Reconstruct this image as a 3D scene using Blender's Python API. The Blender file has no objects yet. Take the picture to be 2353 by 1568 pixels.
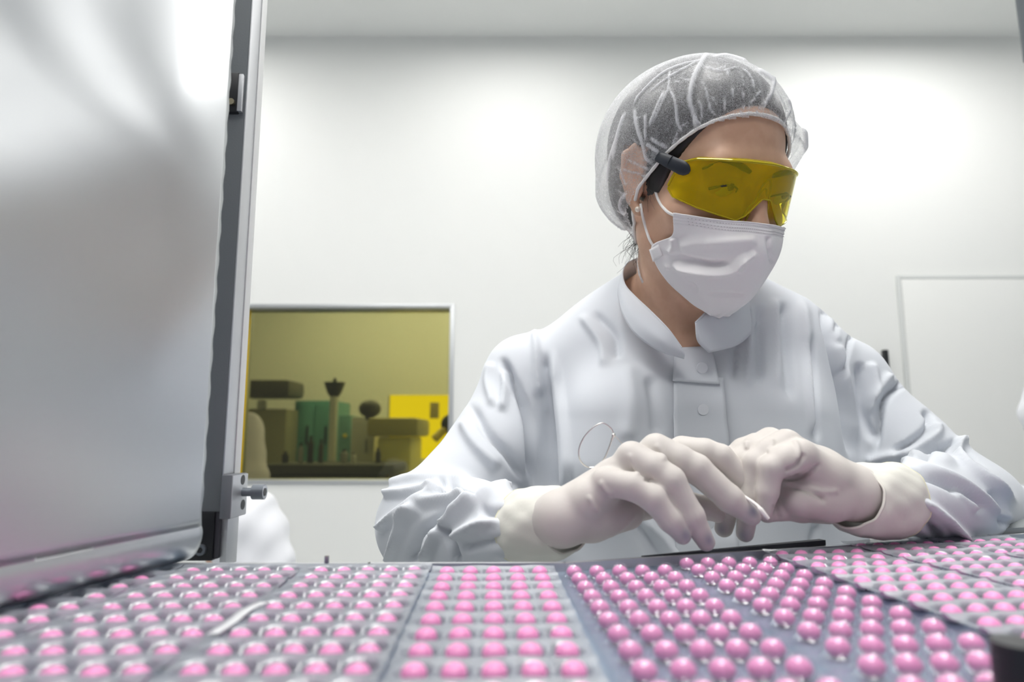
import bpy, math, random
import numpy as np
from mathutils import Vector, Matrix

random.seed(7); rng = np.random.default_rng(7)
SC = bpy.context.scene
COL = SC.collection

# ------------------------------------------------------------------ camera
FPX, CX, CY = 1500.0, 1176.5, 784.0
PITCH = math.radians(8.19)
TZ = 0.950                                   # top of the machine table
CAM = np.array([0.0, 0.0, TZ + 0.078])
RIGHT = np.array([1.0, 0, 0])
UP = np.array([0, -math.sin(PITCH), math.cos(PITCH)])
FWD = np.array([0, math.cos(PITCH), math.sin(PITCH)])
cd = bpy.data.cameras.new('camera'); cam = bpy.data.objects.new('camera', cd); COL.objects.link(cam)
cd.sensor_width = 36.0; cd.lens = 36.0 * FPX / 2353.0
cd.clip_start = 0.01; cd.clip_end = 60
cam.location = CAM; cam.rotation_euler = (math.pi / 2 + PITCH, 0, 0)
cd.dof.use_dof = True; cd.dof.focus_distance = 0.56; cd.dof.aperture_fstop = 5.8
SC.camera = cam
# ------------------------------------------------------------------ world, exposure
W = bpy.data.worlds.new('world'); SC.world = W; W.use_nodes = True
W.node_tree.nodes['Background'].inputs[0].default_value = (0.85, 0.88, 0.93, 1)
W.node_tree.nodes['Background'].inputs[1].default_value = 0.34
SC.view_settings.view_transform = 'Standard'; SC.view_settings.look = 'None'
SC.view_settings.exposure = 0.0; SC.view_settings.gamma = 1.0
SC.view_settings.use_curve_mapping = False
SC.cycles.max_bounces = 8; SC.cycles.transparent_max_bounces = 24
SC.cycles.sample_clamp_indirect = 4.0
LAMP_E = 16.0                                 # emission of the ceiling panel lights
# x, y, size x, size y, strength of each ceiling panel; the last is unseen, added fill
LAMPS = [(-1.45, 1.98, .7, .25, 1.15), (.0, 1.98, .5, .2, 1.1), (1.45, 1.98, .7, .25, 1.15), (-.75, .60, .6, .6, 1.0), (.25, .35, .6, .6, 1.2), (2.05, 1.6, .6, .8, .25), (-.3, -.75, .6, .6, .9)]

# ------------------------------------------------------------------ pixel <-> place
def P(x, y, d):
    return CAM + d * ((x - CX) / FPX * RIGHT + (CY - y) / FPX * UP + FWD)
def RAY(x, y):
    return (x - CX) / FPX * RIGHT + (CY - y) / FPX * UP + FWD
def T(x, y, z=TZ):                           # pixel -> horizontal plane
    r = RAY(x, y); return CAM + r * ((z - CAM[2]) / r[2])
WALL_Y = 2.5
def WP(x, y, Y=WALL_Y):                      # pixel -> plane of a wall
    r = RAY(x, y); return CAM + r * (Y / r[1])
def proj(V):
    q = np.asarray(V, float) - CAM
    z = q @ FWD
    return np.stack([CX + FPX * (q @ RIGHT) / z, CY - FPX * (q @ UP) / z, z], -1)
def rpx(n, d):                               # n pixels at depth d, in metres
    return n * d / FPX

# ------------------------------------------------------------------ materials
def mat(name, col, rough=0.5, metal=0.0, spec=0.5, **kw):
    m = bpy.data.materials.new(name); m.use_nodes = True
    b = m.node_tree.nodes['Principled BSDF']
    b.inputs['Base Color'].default_value = (*col, 1)
    b.inputs['Roughness'].default_value = rough
    b.inputs['Metallic'].default_value = metal
    b.inputs['Specular IOR Level'].default_value = spec
    for k, v in kw.items(): b.inputs[k.replace('_', ' ')].default_value = v
    return m
def nd(m, t, **kw):
    n = m.node_tree.nodes.new(t)
    for k, v in kw.items(): setattr(n, k, v)
    return n
def lk(m, a, b): m.node_tree.links.new(a, b)
def noise_col(m, c1, c2, scale, detail=3, lo=0.35, hi=0.65):
    b = m.node_tree.nodes['Principled BSDF']
    tc = nd(m, 'ShaderNodeTexCoord'); n = nd(m, 'ShaderNodeTexNoise'); r = nd(m, 'ShaderNodeValToRGB')
    n.inputs['Scale'].default_value = scale; n.inputs['Detail'].default_value = detail
    r.color_ramp.elements[0].color = (*c1, 1); r.color_ramp.elements[1].color = (*c2, 1)
    r.color_ramp.elements[0].position = lo; r.color_ramp.elements[1].position = hi
    lk(m, tc.outputs['Object'], n.inputs['Vector']); lk(m, n.outputs['Fac'], r.inputs['Fac']); lk(m, r.outputs['Color'], b.inputs['Base Color'])
    return m
def bump(m, scale, strength, dist=0.001, detail=3, tex='ShaderNodeTexNoise'):
    b = m.node_tree.nodes['Principled BSDF']
    tc = nd(m, 'ShaderNodeTexCoord'); n = nd(m, tex); bp = nd(m, 'ShaderNodeBump')
    n.inputs['Scale'].default_value = scale
    if 'Detail' in n.inputs: n.inputs['Detail'].default_value = detail
    bp.inputs['Strength'].default_value = strength; bp.inputs['Distance'].default_value = dist
    lk(m, tc.outputs['Object'], n.inputs['Vector']); lk(m, n.outputs[0], bp.inputs['Height']); lk(m, bp.outputs['Normal'], b.inputs['Normal'])
    return m
def emit(name, col, s):
    m = bpy.data.materials.new(name); m.use_nodes = True; nt = m.node_tree
    nt.nodes.remove(nt.nodes['Principled BSDF'])
    e = nd(m, 'ShaderNodeEmission'); e.inputs[0].default_value = (*col, 1); e.inputs[1].default_value = s
    lk(m, e.outputs[0], nt.nodes['Material Output'].inputs['Surface']); return m
def film(name, tint, gloss_col, rough, fac=None, ior=1.45, haze=0.0, haze_col=(.8, .8, .8)):
    """thin clear sheet: tinted transparency under a Fresnel gloss, with a little milky haze"""
    m = bpy.data.materials.new(name); m.use_nodes = True; nt = m.node_tree
    nt.nodes.remove(nt.nodes['Principled BSDF'])
    t = nd(m, 'ShaderNodeBsdfTransparent'); t.inputs[0].default_value = (*tint, 1)
    g = nd(m, 'ShaderNodeBsdfGlossy'); g.inputs['Color'].default_value = (*gloss_col, 1); g.inputs['Roughness'].default_value = rough
    x = nd(m, 'ShaderNodeMixShader'); f = nd(m, 'ShaderNodeFresnel'); f.inputs['IOR'].default_value = ior
    base = t.outputs[0]
    if haze > 0:
        dfs = nd(m, 'ShaderNodeBsdfDiffuse'); dfs.inputs[0].default_value = (*haze_col, 1)
        hx = nd(m, 'ShaderNodeMixShader'); hx.inputs[0].default_value = haze
        lk(m, t.outputs[0], hx.inputs[1]); lk(m, dfs.outputs[0], hx.inputs[2]); base = hx.outputs[0]
    if fac is None: lk(m, f.outputs[0], x.inputs[0])
    else: x.inputs[0].default_value = fac
    lk(m, base, x.inputs[1]); lk(m, g.outputs[0], x.inputs[2])
    lk(m, x.outputs[0], nt.nodes['Material Output'].inputs['Surface']); return m

M = {}
M['wall'] = mat('white_wall_panel', (.86, .87, .85), .55)
M['ceil'] = mat('ceiling_paint', (.90, .91, .89), .7)
M['floor'] = noise_col(mat('floor_vinyl', (.68, .70, .70), .35), (.66, .68, .68), (.70, .72, .72), 40)
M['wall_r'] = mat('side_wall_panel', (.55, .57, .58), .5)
M['alu'] = mat('aluminium', (.66, .67, .68), .32, 1.0)
M['alu_matte'] = mat('brushed_aluminium', (.62, .63, .65), .45, .9)
M['dark_reflect_alu'] = bump(mat('alu_dark_reflection', (.19, .205, .215), .55, .3), 900, .25, .0004)
M['white_highlight'] = mat('highlight_strip', (.82, .83, .82), .4)
M['black'] = mat('black_plastic', (.012, .013, .016), .38)
M['grey_plate'] = mat('grey_steel_plate', (.22, .23, .25), .45, .6)
M['steel'] = mat('steel', (.55, .56, .58), .25, 1.0)
M['bolt'] = mat('zinc_bolt', (.20, .22, .25), .4, .75)
M['tray'] = noise_col(mat('blue_grey_steel_bed', (.20, .25, .34), .35, .4), (.15, .20, .29), (.24, .31, .40), 14)
M['rubber'] = mat('dark_rubber', (.03, .034, .04), .5)
M['pill'] = mat('pink_tablet_coat', (.84, .30, .57), .35, 0, .5, Subsurface_Weight=.0)
M['film'] = film('clear_blister_film', (.95, .95, .97), (1, 1, 1), .14, fac=.10, haze=.05, haze_col=(.75, .78, .82))
M['web'] = film('milky_blister_web', (.90, .91, .94), (1, 1, 1), .32, fac=.16, haze=.48, haze_col=(.38, .41, .45))
M['coat'] = bump(mat('white_coat_cloth', (.645, .672, .715), .85, 0, .15, Sheen_Weight=.15), 1400, .12, .0003)
M['skin'] = noise_col(mat('skin', (.60, .38, .27), .48, 0, .35), (.57, .345, .235), (.64, .405, .285), 60)
M['hair'] = mat('dark_brown_hair', (.013, .010, .009), .38)
M['mask'] = bump(mat('white_mask_fabric', (.87, .85, .86), .8, 0, .2), 1500, .15, .0003)
M['cord'] = mat('white_elastic', (.83, .82, .80), .7)
M['lens'] = film('yellow_goggle_lens', (.97, .86, .015), (1, .98, .7), .03, ior=1.40, haze=.22, haze_col=(.95, .80, .0))
M['lens_rim'] = film('yellow_lens_edge', (.78, .62, .03), (1, 1, .6), .08, ior=1.5, haze=.45, haze_col=(.80, .66, .02))
M['temple'] = mat('black_temple_arm', (.012, .016, .026), .45)
M['pearl'] = mat('pearl', (.80, .72, .62), .18, .1, .8)
M['eye_white'] = mat('eye_white', (.62, .56, .52), .15)
M['iris'] = mat('iris_brown', (.02, .012, .008), .1)
M['wire'] = mat('bright_wire', (.72, .71, .68), .22, 1.0)
M['tip'] = mat('white_tip', (.85, .83, .80), .4)

# ------------------------------------------------------------------ objects
def tag(o, label=None, cat=None, group=None, kind=None):
    if label: o['label'] = label
    if cat: o['category'] = cat
    if group: o['group'] = group
    if kind: o['kind'] = kind
    return o
def link(name, V, F, m, parent=None, smooth=True, flat_angle=None):
    me = bpy.data.meshes.new(name)
    V = np.asarray(V, float)
    if isinstance(F, np.ndarray):
        n, k = F.shape
        me.vertices.add(len(V)); me.vertices.foreach_set('co', V.astype(np.float32).ravel())
        me.loops.add(n * k); me.loops.foreach_set('vertex_index', F.astype(np.int32).ravel())
        me.polygons.add(n); me.polygons.foreach_set('loop_start', np.arange(0, n * k, k, dtype=np.int32))
        me.update(calc_edges=True); me.validate()
    else:
        me.from_pydata([tuple(v) for v in V], [], F); me.update()
    if smooth: me.polygons.foreach_set('use_smooth', [True] * len(me.polygons))
    if flat_angle: me.set_sharp_from_angle(angle=math.radians(flat_angle))
    if m is not None: me.materials.append(m)
    o = bpy.data.objects.new(name, me); COL.objects.link(o)
    if parent is not None:
        o.parent = parent; o.matrix_parent_inverse = Matrix.Translation(-Vector(parent.location))
    return o
def empty(name, loc, label=None, cat=None, group=None):
    o = bpy.data.objects.new(name, None); COL.objects.link(o); o.location = Vector(loc); o.empty_display_size = .02
    return tag(o, label, cat, group)
class MB:
    """collects solids into one mesh"""
    def __init__(s): s.V = []; s.F = []; s.n = 0
    def add(s, V, F):
        V = np.asarray(V, float)
        s.V.append(V); s.F += [[i + s.n for i in f] for f in F]; s.n += len(V); return s
    def box(s, lo, hi, b=0.0, R=None, c=None):
        lo = np.array(lo, float); hi = np.array(hi, float)
        lo, hi = np.minimum(lo, hi), np.maximum(lo, hi)
        b = min(b, .45 * (hi - lo).min())
        if b <= 0:
            V = [[(lo, hi)[i][0], (lo, hi)[j][1], (lo, hi)[k][2]] for i in (0, 1) for j in (0, 1) for k in (0, 1)]
            F = [[0, 1, 3, 2], [4, 6, 7, 5], [0, 4, 5, 1], [2, 3, 7, 6], [0, 2, 6, 4], [1, 5, 7, 3]]
        else:
            import bmesh
            bm = bmesh.new(); bmesh.ops.create_cube(bm, size=1)
            for v in bm.verts: v.co = Vector(((lo + hi) / 2 + np.array(v.co) * (hi - lo)))
            bmesh.ops.bevel(bm, geom=bm.edges[:], offset=b, segments=2, affect='EDGES', profile=.6)
            bm.verts.ensure_lookup_table(); V = [list(v.co) for v in bm.verts]; F = [[v.index for v in f.verts] for f in bm.faces]; bm.free()
        V = np.array(V)
        if R is not None:
            c = (lo + hi) / 2 if c is None else np.array(c); V = (V - c) @ np.array(R).T + c
        return s.add(V, F)
    def cyl(s, a, b, r, seg=20, r2=None):
        return s.tube([a, b], [r, r if r2 is None else r2], seg)
    def tube(s, pts, rs, seg=10, cap=True, sy=1.0, up=None):
        pts = np.array(pts, float); n = len(pts)
        rs = np.full(n, rs) if np.isscalar(rs) else np.array(rs, float)
        tg = np.gradient(pts, axis=0); tg /= np.linalg.norm(tg, axis=1)[:, None] + 1e-12
        u = np.array(up, float) if up is not None else np.cross(tg[0], [0, 0, 1.0])
        if np.linalg.norm(u) < 1e-4: u = np.array([1.0, 0, 0])
        V = []; 
        for i in range(n):
            u = u - tg[i] * (u @ tg[i]); u /= np.linalg.norm(u); w = np.cross(tg[i], u)
            for k in range(seg):
                a = 2 * math.pi * k / seg
                V.append(pts[i] + rs[i] * (math.cos(a) * u + sy * math.sin(a) * w))
        F = [[i * seg + k, i * seg + (k + 1) % seg, (i + 1) * seg + (k + 1) % seg, (i + 1) * seg + k] for i in range(n - 1) for k in range(seg)]
        if cap: F += [list(range(seg))[::-1], [(n - 1) * seg + k for k in range(seg)]]
        return s.add(V, F)
    def prism(s, poly, z0, z1):
        n = len(poly); V = [[p[0], p[1], z0] for p in poly] + [[p[0], p[1], z1] for p in poly]
        F = [list(range(n))[::-1], list(range(n, 2 * n))] + [[i, (i + 1) % n, n + (i + 1) % n, n + i] for i in range(n)]
        return s.add(V, F)
    def sph(s, c, r, seg=16, R=None):
        r = np.ones(3) * r; V = [[0, 0, 1.0]]; m = seg // 2
        for i in range(1, m):
            for k in range(seg):
                t = math.pi * i / m; a = 2 * math.pi * k / seg
                V.append([math.sin(t) * math.cos(a), math.sin(t) * math.sin(a), math.cos(t)])
        V.append([0, 0, -1.0]); V = np.array(V) * r
        if R is not None: V = V @ np.array(R).T
        F = [[0, 1 + k, 1 + (k + 1) % seg] for k in range(seg)]
        F += [[1 + (i - 1) * seg + k, 1 + i * seg + k, 1 + i * seg + (k + 1) % seg, 1 + (i - 1) * seg + (k + 1) % seg] for i in range(1, m - 1) for k in range(seg)]
        l = len(V) - 1; F += [[l, 1 + (m - 2) * seg + (k + 1) % seg, 1 + (m - 2) * seg + k] for k in range(seg)]
        return s.add(V + np.array(c), F)
    def build(s, name, m, parent=None, smooth=True, angle=35):
        return link(name, np.concatenate(s.V), s.F, m, parent, smooth, angle)
def cr(pts, n):
    """Catmull-Rom through pts, n samples"""
    p = np.array(pts, float); m = len(p)
    q = np.vstack([2 * p[0] - p[1], p, 2 * p[-1] - p[-2]])
    t = np.linspace(0, m - 1 - 1e-9, n); i = t.astype(int); f = (t - i)[:, None]
    a, b, c, d = q[i], q[i + 1], q[i + 2], q[i + 3]
    return .5 * (2 * b + (c - a) * f + (2 * a - 5 * b + 4 * c - d) * f ** 2 + (3 * b - a - 3 * c + d) * f ** 3)
def patch(net, nu, nv):
    """net[row][col] control points -> smooth grid (nv rows, nu cols)"""
    rows = np.array([cr(r, nu) for r in net])                       # m x nu x 3
    return np.stack([cr(rows[:, j], nv) for j in range(nu)], 1)     # nv x nu x 3
def grid_faces(nv, nu, wrap=False):
    i, j = np.meshgrid(np.arange(nv - 1), np.arange(nu if wrap else nu - 1), indexing='ij')
    j2 = (j + 1) % nu
    return np.stack([i * nu + j, i * nu + j2, (i + 1) * nu + j2, (i + 1) * nu + j], -1).reshape(-1, 4)
def sheet(name, G, m, parent, th=.0008, wrap=False):
    """thin cloth from a grid of points, with real thickness"""
    nv, nu, _ = G.shape; o = link(name, G.reshape(-1, 3), grid_faces(nv, nu, wrap), m, parent)
    if th:
        s = o.modifiers.new('thickness', 'SOLIDIFY'); s.thickness = th; s.offset = 0
    return o

# ------------------------------------------------------------------ sculpting in a distance field
class Field:
    def __init__(s, xs, ys, zs):
        s.ax = [np.asarray(a, np.float32) for a in (xs, ys, zs)]
        s.F = np.full([len(a) for a in s.ax], .2, np.float32)
    @classmethod
    def box(c, lo, hi, h): return c(*[np.arange(l, u + h, h) for l, u in zip(lo, hi)])
    def sub(s, lo, hi):
        sl = tuple(slice(max(0, np.searchsorted(a, l) - 1), min(len(a), np.searchsorted(a, u) + 2)) for a, l, u in zip(s.ax, lo, hi))
        if any(q.stop - q.start < 1 for q in sl): return None, None
        g = [s.ax[i][sl[i]].reshape([-1 if j == i else 1 for j in range(3)]) for i in range(3)]
        return sl, g
    def put(s, sl, d, k, op):
        F = s.F[sl]
        if op == 's': F = -F
        if k > 0:
            h = np.clip(.5 + .5 * (F - d) / k, 0, 1); r = F * (1 - h) + d * h - k * h * (1 - h)
        else: r = np.minimum(F, d)
        s.F[sl] = -r if op == 's' else r
    def cone(s, a, b, ra, rb, k=.01, op='u'):
        a = np.array(a, float); b = np.array(b, float); m = max(ra, rb) + k + .012
        sl, g = s.sub(np.minimum(a, b) - m, np.maximum(a, b) + m)
        if sl is None: return s
        ab = b - a; L2 = float(ab @ ab) + 1e-12
        t = np.clip(sum((g[i] - np.float32(a[i])) * np.float32(ab[i] / L2) for i in range(3)), 0, 1)
        d = np.sqrt(sum((g[i] - np.float32(a[i]) - t * np.float32(ab[i])) ** 2 for i in range(3))) - (ra + (rb - ra) * t)
        s.put(sl, d.astype(np.float32), k, op); return s
    def chain(s, pts, rs, k=.01, op='u'):
        for i in range(len(pts) - 1): s.cone(pts[i], pts[i + 1], rs[i], rs[i + 1], k, op)
        return s
    def ell(s, c, r, R=None, k=.01, op='u'):
        c = np.array(c, float); r = np.array(r, float); m = r.max() + k + .012
        sl, g = s.sub(c - m, c + m)
        if sl is None: return s
        q = [g[i] - np.float32(c[i]) for i in range(3)]
        if R is not None: q = [sum(q[j] * np.float32(R[j][i]) for j in range(3)) for i in range(3)]
        k0 = np.sqrt(sum((q[i] / np.float32(r[i])) ** 2 for i in range(3)))
        k1 = np.sqrt(sum((q[i] / np.float32(r[i] ** 2)) ** 2 for i in range(3))) + 1e-6
        s.put(sl, (k0 * (k0 - 1) / k1).astype(np.float32), k, op); return s
    def half(s, p, n, lo=None, hi=None):
        """cut away the side n points to, through p"""
        g = [s.ax[i].reshape([-1 if j == i else 1 for j in range(3)]) for i in range(3)]
        n = np.array(n, float); n /= np.linalg.norm(n)
        s.F = np.maximum(s.F, sum((g[i] - np.float32(p[i])) * np.float32(n[i]) for i in range(3))).astype(np.float32); return s
    def value(s, p):
        p = np.asarray(p, float); idx = []; fr = []
        for i in range(3):
            a = s.ax[i]; j = np.clip(np.searchsorted(a, p[..., i]) - 1, 0, len(a) - 2)
            idx.append(j); fr.append(np.clip((p[..., i] - a[j]) / (a[j + 1] - a[j]), 0, 1))
        r = 0
        for dx in (0, 1):
            for dy in (0, 1):
                for dz in (0, 1):
                    w = (fr[0] if dx else 1 - fr[0]) * (fr[1] if dy else 1 - fr[1]) * (fr[2] if dz else 1 - fr[2])
                    r = r + w * s.F[idx[0] + dx, idx[1] + dy, idx[2] + dz]
        return r
    def hit(s, x, y, d0, d1, n=500):
        """first surface seen through pixel (x, y)"""
        ds = np.linspace(d0, d1, n); r = RAY(x, y); f = s.value(CAM + ds[:, None] * r)
        k = np.nonzero(f < 0)[0]
        if len(k) == 0: return P(x, y, ds[np.argmin(f)])
        i = k[0]
        if i == 0: return P(x, y, ds[0])
        t = f[i - 1] / (f[i - 1] - f[i]); return P(x, y, ds[i - 1] + t * (ds[i] - ds[i - 1]))
    def mesh(s):
        F = s.F; S = F < 0; nx, ny, nz = F.shape
        c = S[:-1, :-1, :-1].astype(np.int8)
        cnt = sum(S[i:nx - 1 + i, j:ny - 1 + j, k:nz - 1 + k].astype(np.int8) for i in (0, 1) for j in (0, 1) for k in (0, 1))
        act = np.argwhere((cnt > 0) & (cnt < 8)); ids = np.full((nx - 1, ny - 1, nz - 1), -1, np.int64); ids[tuple(act.T)] = np.arange(len(act))
        acc = np.zeros((len(act), 3)); num = np.zeros(len(act))
        cor = [(i, j, k) for i in (0, 1) for j in (0, 1) for k in (0, 1)]
        val = {q: F[act[:, 0] + q[0], act[:, 1] + q[1], act[:, 2] + q[2]].astype(float) for q in cor}
        pos = {q: np.stack([s.ax[i][act[:, i] + q[i]].astype(float) for i in range(3)], -1) for q in cor}
        for q in cor:
            for ax in range(3):
                if q[ax] == 0:
                    w = list(q); w[ax] = 1; w = tuple(w)
                    a, b = val[q], val[w]; m = (a < 0) != (b < 0)
                    t = np.where(m, a / np.where(m, a - b, 1), 0)[:, None]
                    acc += np.where(m[:, None], pos[q] + t * (pos[w] - pos[q]), 0); num += m
        V = acc / num[:, None]; Fs = []
        for ax in range(3):
            o1, o2 = [(1, 2), (2, 0), (0, 1)][ax]
            A = [slice(None)] * 3; B = [slice(None)] * 3; A[ax] = slice(0, -1); B[ax] = slice(1, None)
            e = np.argwhere(S[tuple(A)] != S[tuple(B)])
            e = e[(e[:, o1] > 0) & (e[:, o2] > 0) & (e[:, o1] < ids.shape[o1]) & (e[:, o2] < ids.shape[o2])]
            flip = S[tuple(e.T)]
            def idat(d1, d2):
                q = e.copy(); q[:, o1] += d1; q[:, o2] += d2; return ids[tuple(q.T)]
            Q = np.stack([idat(-1, -1), idat(0, -1), idat(0, 0), idat(-1, 0)], -1)
            Q[~flip] = Q[~flip][:, ::-1]; Fs.append(Q)
        Q = np.concatenate(Fs); return V, Q[(Q >= 0).all(1)]
def vnormals(V, Q):
    n = np.cross(V[Q[:, 2]] - V[Q[:, 0]], V[Q[:, 3]] - V[Q[:, 1]]); N = np.zeros_like(V)
    for k in range(4): np.add.at(N, Q[:, k], n)
    return N / (np.linalg.norm(N, axis=1)[:, None] + 1e-12)
def relax(V, Q, it=2, lam=.5):
    E = np.concatenate([Q[:, [0, 1]], Q[:, [1, 2]], Q[:, [2, 3]], Q[:, [3, 0]]]); E = np.concatenate([E, E[:, ::-1]])
    deg = np.bincount(E[:, 0], minlength=len(V))[:, None] + 1e-9
    for i in range(it):
        for l in (lam, -lam * 1.04):
            A = np.stack([np.bincount(E[:, 0], V[E[:, 1], k], len(V)) for k in range(3)], -1) / deg
            V = V + l * (A - V)
    return V
def keep_faces(V, Q, keep):
    Q = Q[keep]; u, inv = np.unique(Q, return_inverse=True); return V[u], inv.reshape(Q.shape), u
def polydist(px, line):
    """distance to a polyline in the picture, its side (+ = right of travel), and how far along (0..1)"""
    a = line[:-1]; b = line[1:]; ab = b - a; L2 = (ab ** 2).sum(1) + 1e-9
    best = np.full(len(px), 1e9); side = np.zeros(len(px)); al = np.zeros(len(px)); n = len(a)
    for i in range(n):
        q = px - a[i]; t = np.clip(q @ ab[i] / L2[i], 0, 1); r = q - t[:, None] * ab[i]; d = np.hypot(r[:, 0], r[:, 1])
        m = d < best; best[m] = d[m]; side[m] = (ab[i, 0] * q[m, 1] - ab[i, 1] * q[m, 0]); al[m] = (i + t[m]) / n
    return best, side, al
def folds(V, N, lst):
    """cloth folds: each is (points, height mm, width left px, width right px[, depth range])"""
    pr = proj(V); px = pr[:, :2]; face = ((CAM - V) * N).sum(1) > 0
    D = np.zeros(len(V))
    for f in lst:
        pts, h, wl, wr = f[:4]; line = cr(pts, max(8, 6 * len(pts))); w = max(wl, wr) * 2.4
        m = face & (px[:, 0] > line[:, 0].min() - w) & (px[:, 0] < line[:, 0].max() + w) & (px[:, 1] > line[:, 1].min() - w) & (px[:, 1] < line[:, 1].max() + w)
        if len(f) > 4: m &= (pr[:, 2] > f[4][0]) & (pr[:, 2] < f[4][1])
        k = np.nonzero(m)[0]
        if len(k) == 0: continue
        d, s, al = polydist(px[k], line)
        ww = np.where(s > 0, wr, wl); end = np.clip(np.minimum(al, 1 - al) * 6, 0, 1); end = end * end * (3 - 2 * end)
        if len(f) > 5 and f[5]: end = np.ones_like(end)
        D[k] += h * .001 * np.exp(-(d / ww) ** 2) * end
    return V + N * D[:, None]
def inpoly(px, poly):
    poly = np.array(poly, float); r = np.zeros(len(px), bool); j = len(poly) - 1
    for i in range(len(poly)):
        xi, yi = poly[i]; xj, yj = poly[j]
        c = ((yi > px[:, 1]) != (yj > px[:, 1])) & (px[:, 0] < (xj - xi) * (px[:, 1] - yi) / (yj - yi + 1e-12) + xi)
        r ^= c; j = i
    return r

# ------------------------------------------------------------------ the room
CEIL = 2.665
RX0, RX1, RY0 = -2.6, 3.0, -1.6              # extent of the clean room
def struct(name, mb, m, **k): return tag(mb.build(name, m, **k), kind='structure')
wl_, wt = WP(558, 706)[0], WP(800, 706)[2]
wr_, wb = WP(1035, 900)[0], WP(760, 1106)[2]
w = MB(); t = .10
w.box((RX0, WALL_Y, 0), (wl_, WALL_Y + t, CEIL)); w.box((wr_, WALL_Y, 0), (RX1, WALL_Y + t, CEIL))
w.box((wl_, WALL_Y, 0), (wr_, WALL_Y + t, wb)); w.box((wl_, WALL_Y, wt), (wr_, WALL_Y + t, CEIL))
struct('wall_back', w, M['wall'])
struct('wall_right', MB().box((RX1, RY0, 0), (RX1 + .1, WALL_Y + .1, CEIL)), M['wall_r'])
struct('floor', MB().box((RX0 - .4, RY0, -.1), (RX1 + .1, 6.2, 0)), M['floor'])
struct('ceiling', MB().box((RX0 - .4, RY0, CEIL), (RX1 + .1, 6.2, CEIL + .1)), M['ceil'])
# window in the back wall: aluminium frame and a yellow safelight pane
glass = film('yellow_safelight_glass', (.60, .585, .385), (1, 1, .9), .0, fac=.04)
fw = .012
wf = MB()
wf.box((wl_ - fw, WALL_Y - .006, wb - fw), (wl_ + .006, WALL_Y + t, wt + fw), .002); wf.box((wr_ - .006, WALL_Y - .006, wb - fw), (wr_ + fw, WALL_Y + t, wt + fw), .002)
wf.box((wl_, WALL_Y - .006, wt - .004), (wr_, WALL_Y + t, wt + fw), .002); wf.box((wl_, WALL_Y - .006, wb - fw), (wr_, WALL_Y + t, wb + .004), .002)
win = struct('window_1', wf, mat('window_frame_alu', (.55, .57, .58), .4, .6))
wg = MB().box((wl_ + .006, WALL_Y + .05, wb + .004), (wr_ - .006, WALL_Y + .056, wt - .004)).build('pane', glass, win); tag(wg, 'yellow tinted pane')
ye = MB().box((wl_ + .006, WALL_Y + .044, wb + .004), (wl_ + .013, WALL_Y + .05, wt - .004)).build('gasket', mat('yellow_gasket', (.75, .50, .02), .5), win); tag(ye, 'yellow gasket strip')
# flush door panel, right
dl, dt = WP(2072, 700)[0], WP(2150, 643)[2]
dr = dl + .95
d = struct('door_1', MB().box((dl, WALL_Y - .012, .005), (dr, WALL_Y - .0005, dt), .003), mat('door_leaf', (.83, .84, .82), .5))
dm = mat('door_seam_trim', (.66, .68, .67), .6)
dfm = MB(); dfm.box((dl - .016, WALL_Y - .010, 0), (dl - .001, WALL_Y, dt + .016), .002); dfm.box((dl - .001, WALL_Y - .010, dt + .001), (dr, WALL_Y, dt + .016), .002)
struct('trim_1', dfm, dm)
b0 = WP(2026, 806); b1 = WP(2029, 880)
o = empty('door_closer_bar', (b0[0], WALL_Y, b0[2]), 'slim black bar fixed upright on the white wall just left of the door', 'wall bar')
MB().box((b0[0] - .008, WALL_Y - .03, b1[2] - .05), (b0[0] + .009, WALL_Y - .008, b0[2]), .003).build('bar', M['black'], o)
for z_ in (b0[2] - .04, b1[2] - .03): MB().box((b0[0] - .006, WALL_Y - .009, z_), (b0[0] + .006, WALL_Y, z_ + .02)).build('mount', M['steel'], o)
# ceiling light panels (outside the picture; they light the room and mirror in the foil, one is added as frontal fill)
def panel(x, y, sx=.6, sy=.6, e=1.0):
    lamp = emit('light_diffuser', (1.0, .985, .96), LAMP_E * e)
    o = empty('ceiling_light', (x, y, CEIL), 'white ceiling light panel above the clean room', 'ceiling light', 'ceiling light panels')
    f = MB()
    for lo, hi in (((x - sx / 2 - .02, y - sy / 2 - .02), (x + sx / 2 + .02, y - sy / 2)), ((x - sx / 2 - .02, y + sy / 2), (x + sx / 2 + .02, y + sy / 2 + .02)),
                   ((x - sx / 2 - .02, y - sy / 2), (x - sx / 2, y + sy / 2)), ((x + sx / 2, y - sy / 2), (x + sx / 2 + .02, y + sy / 2))):
        f.box((*lo, CEIL - .022), (*hi, CEIL))
    f.build('frame', M['alu_matte'], o)
    MB().box((x - sx / 2, y - sy / 2, CEIL - .014), (x + sx / 2, y + sy / 2, CEIL - .002)).build('diffuser', lamp, o)
for a_ in LAMPS: panel(*a_)

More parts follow.
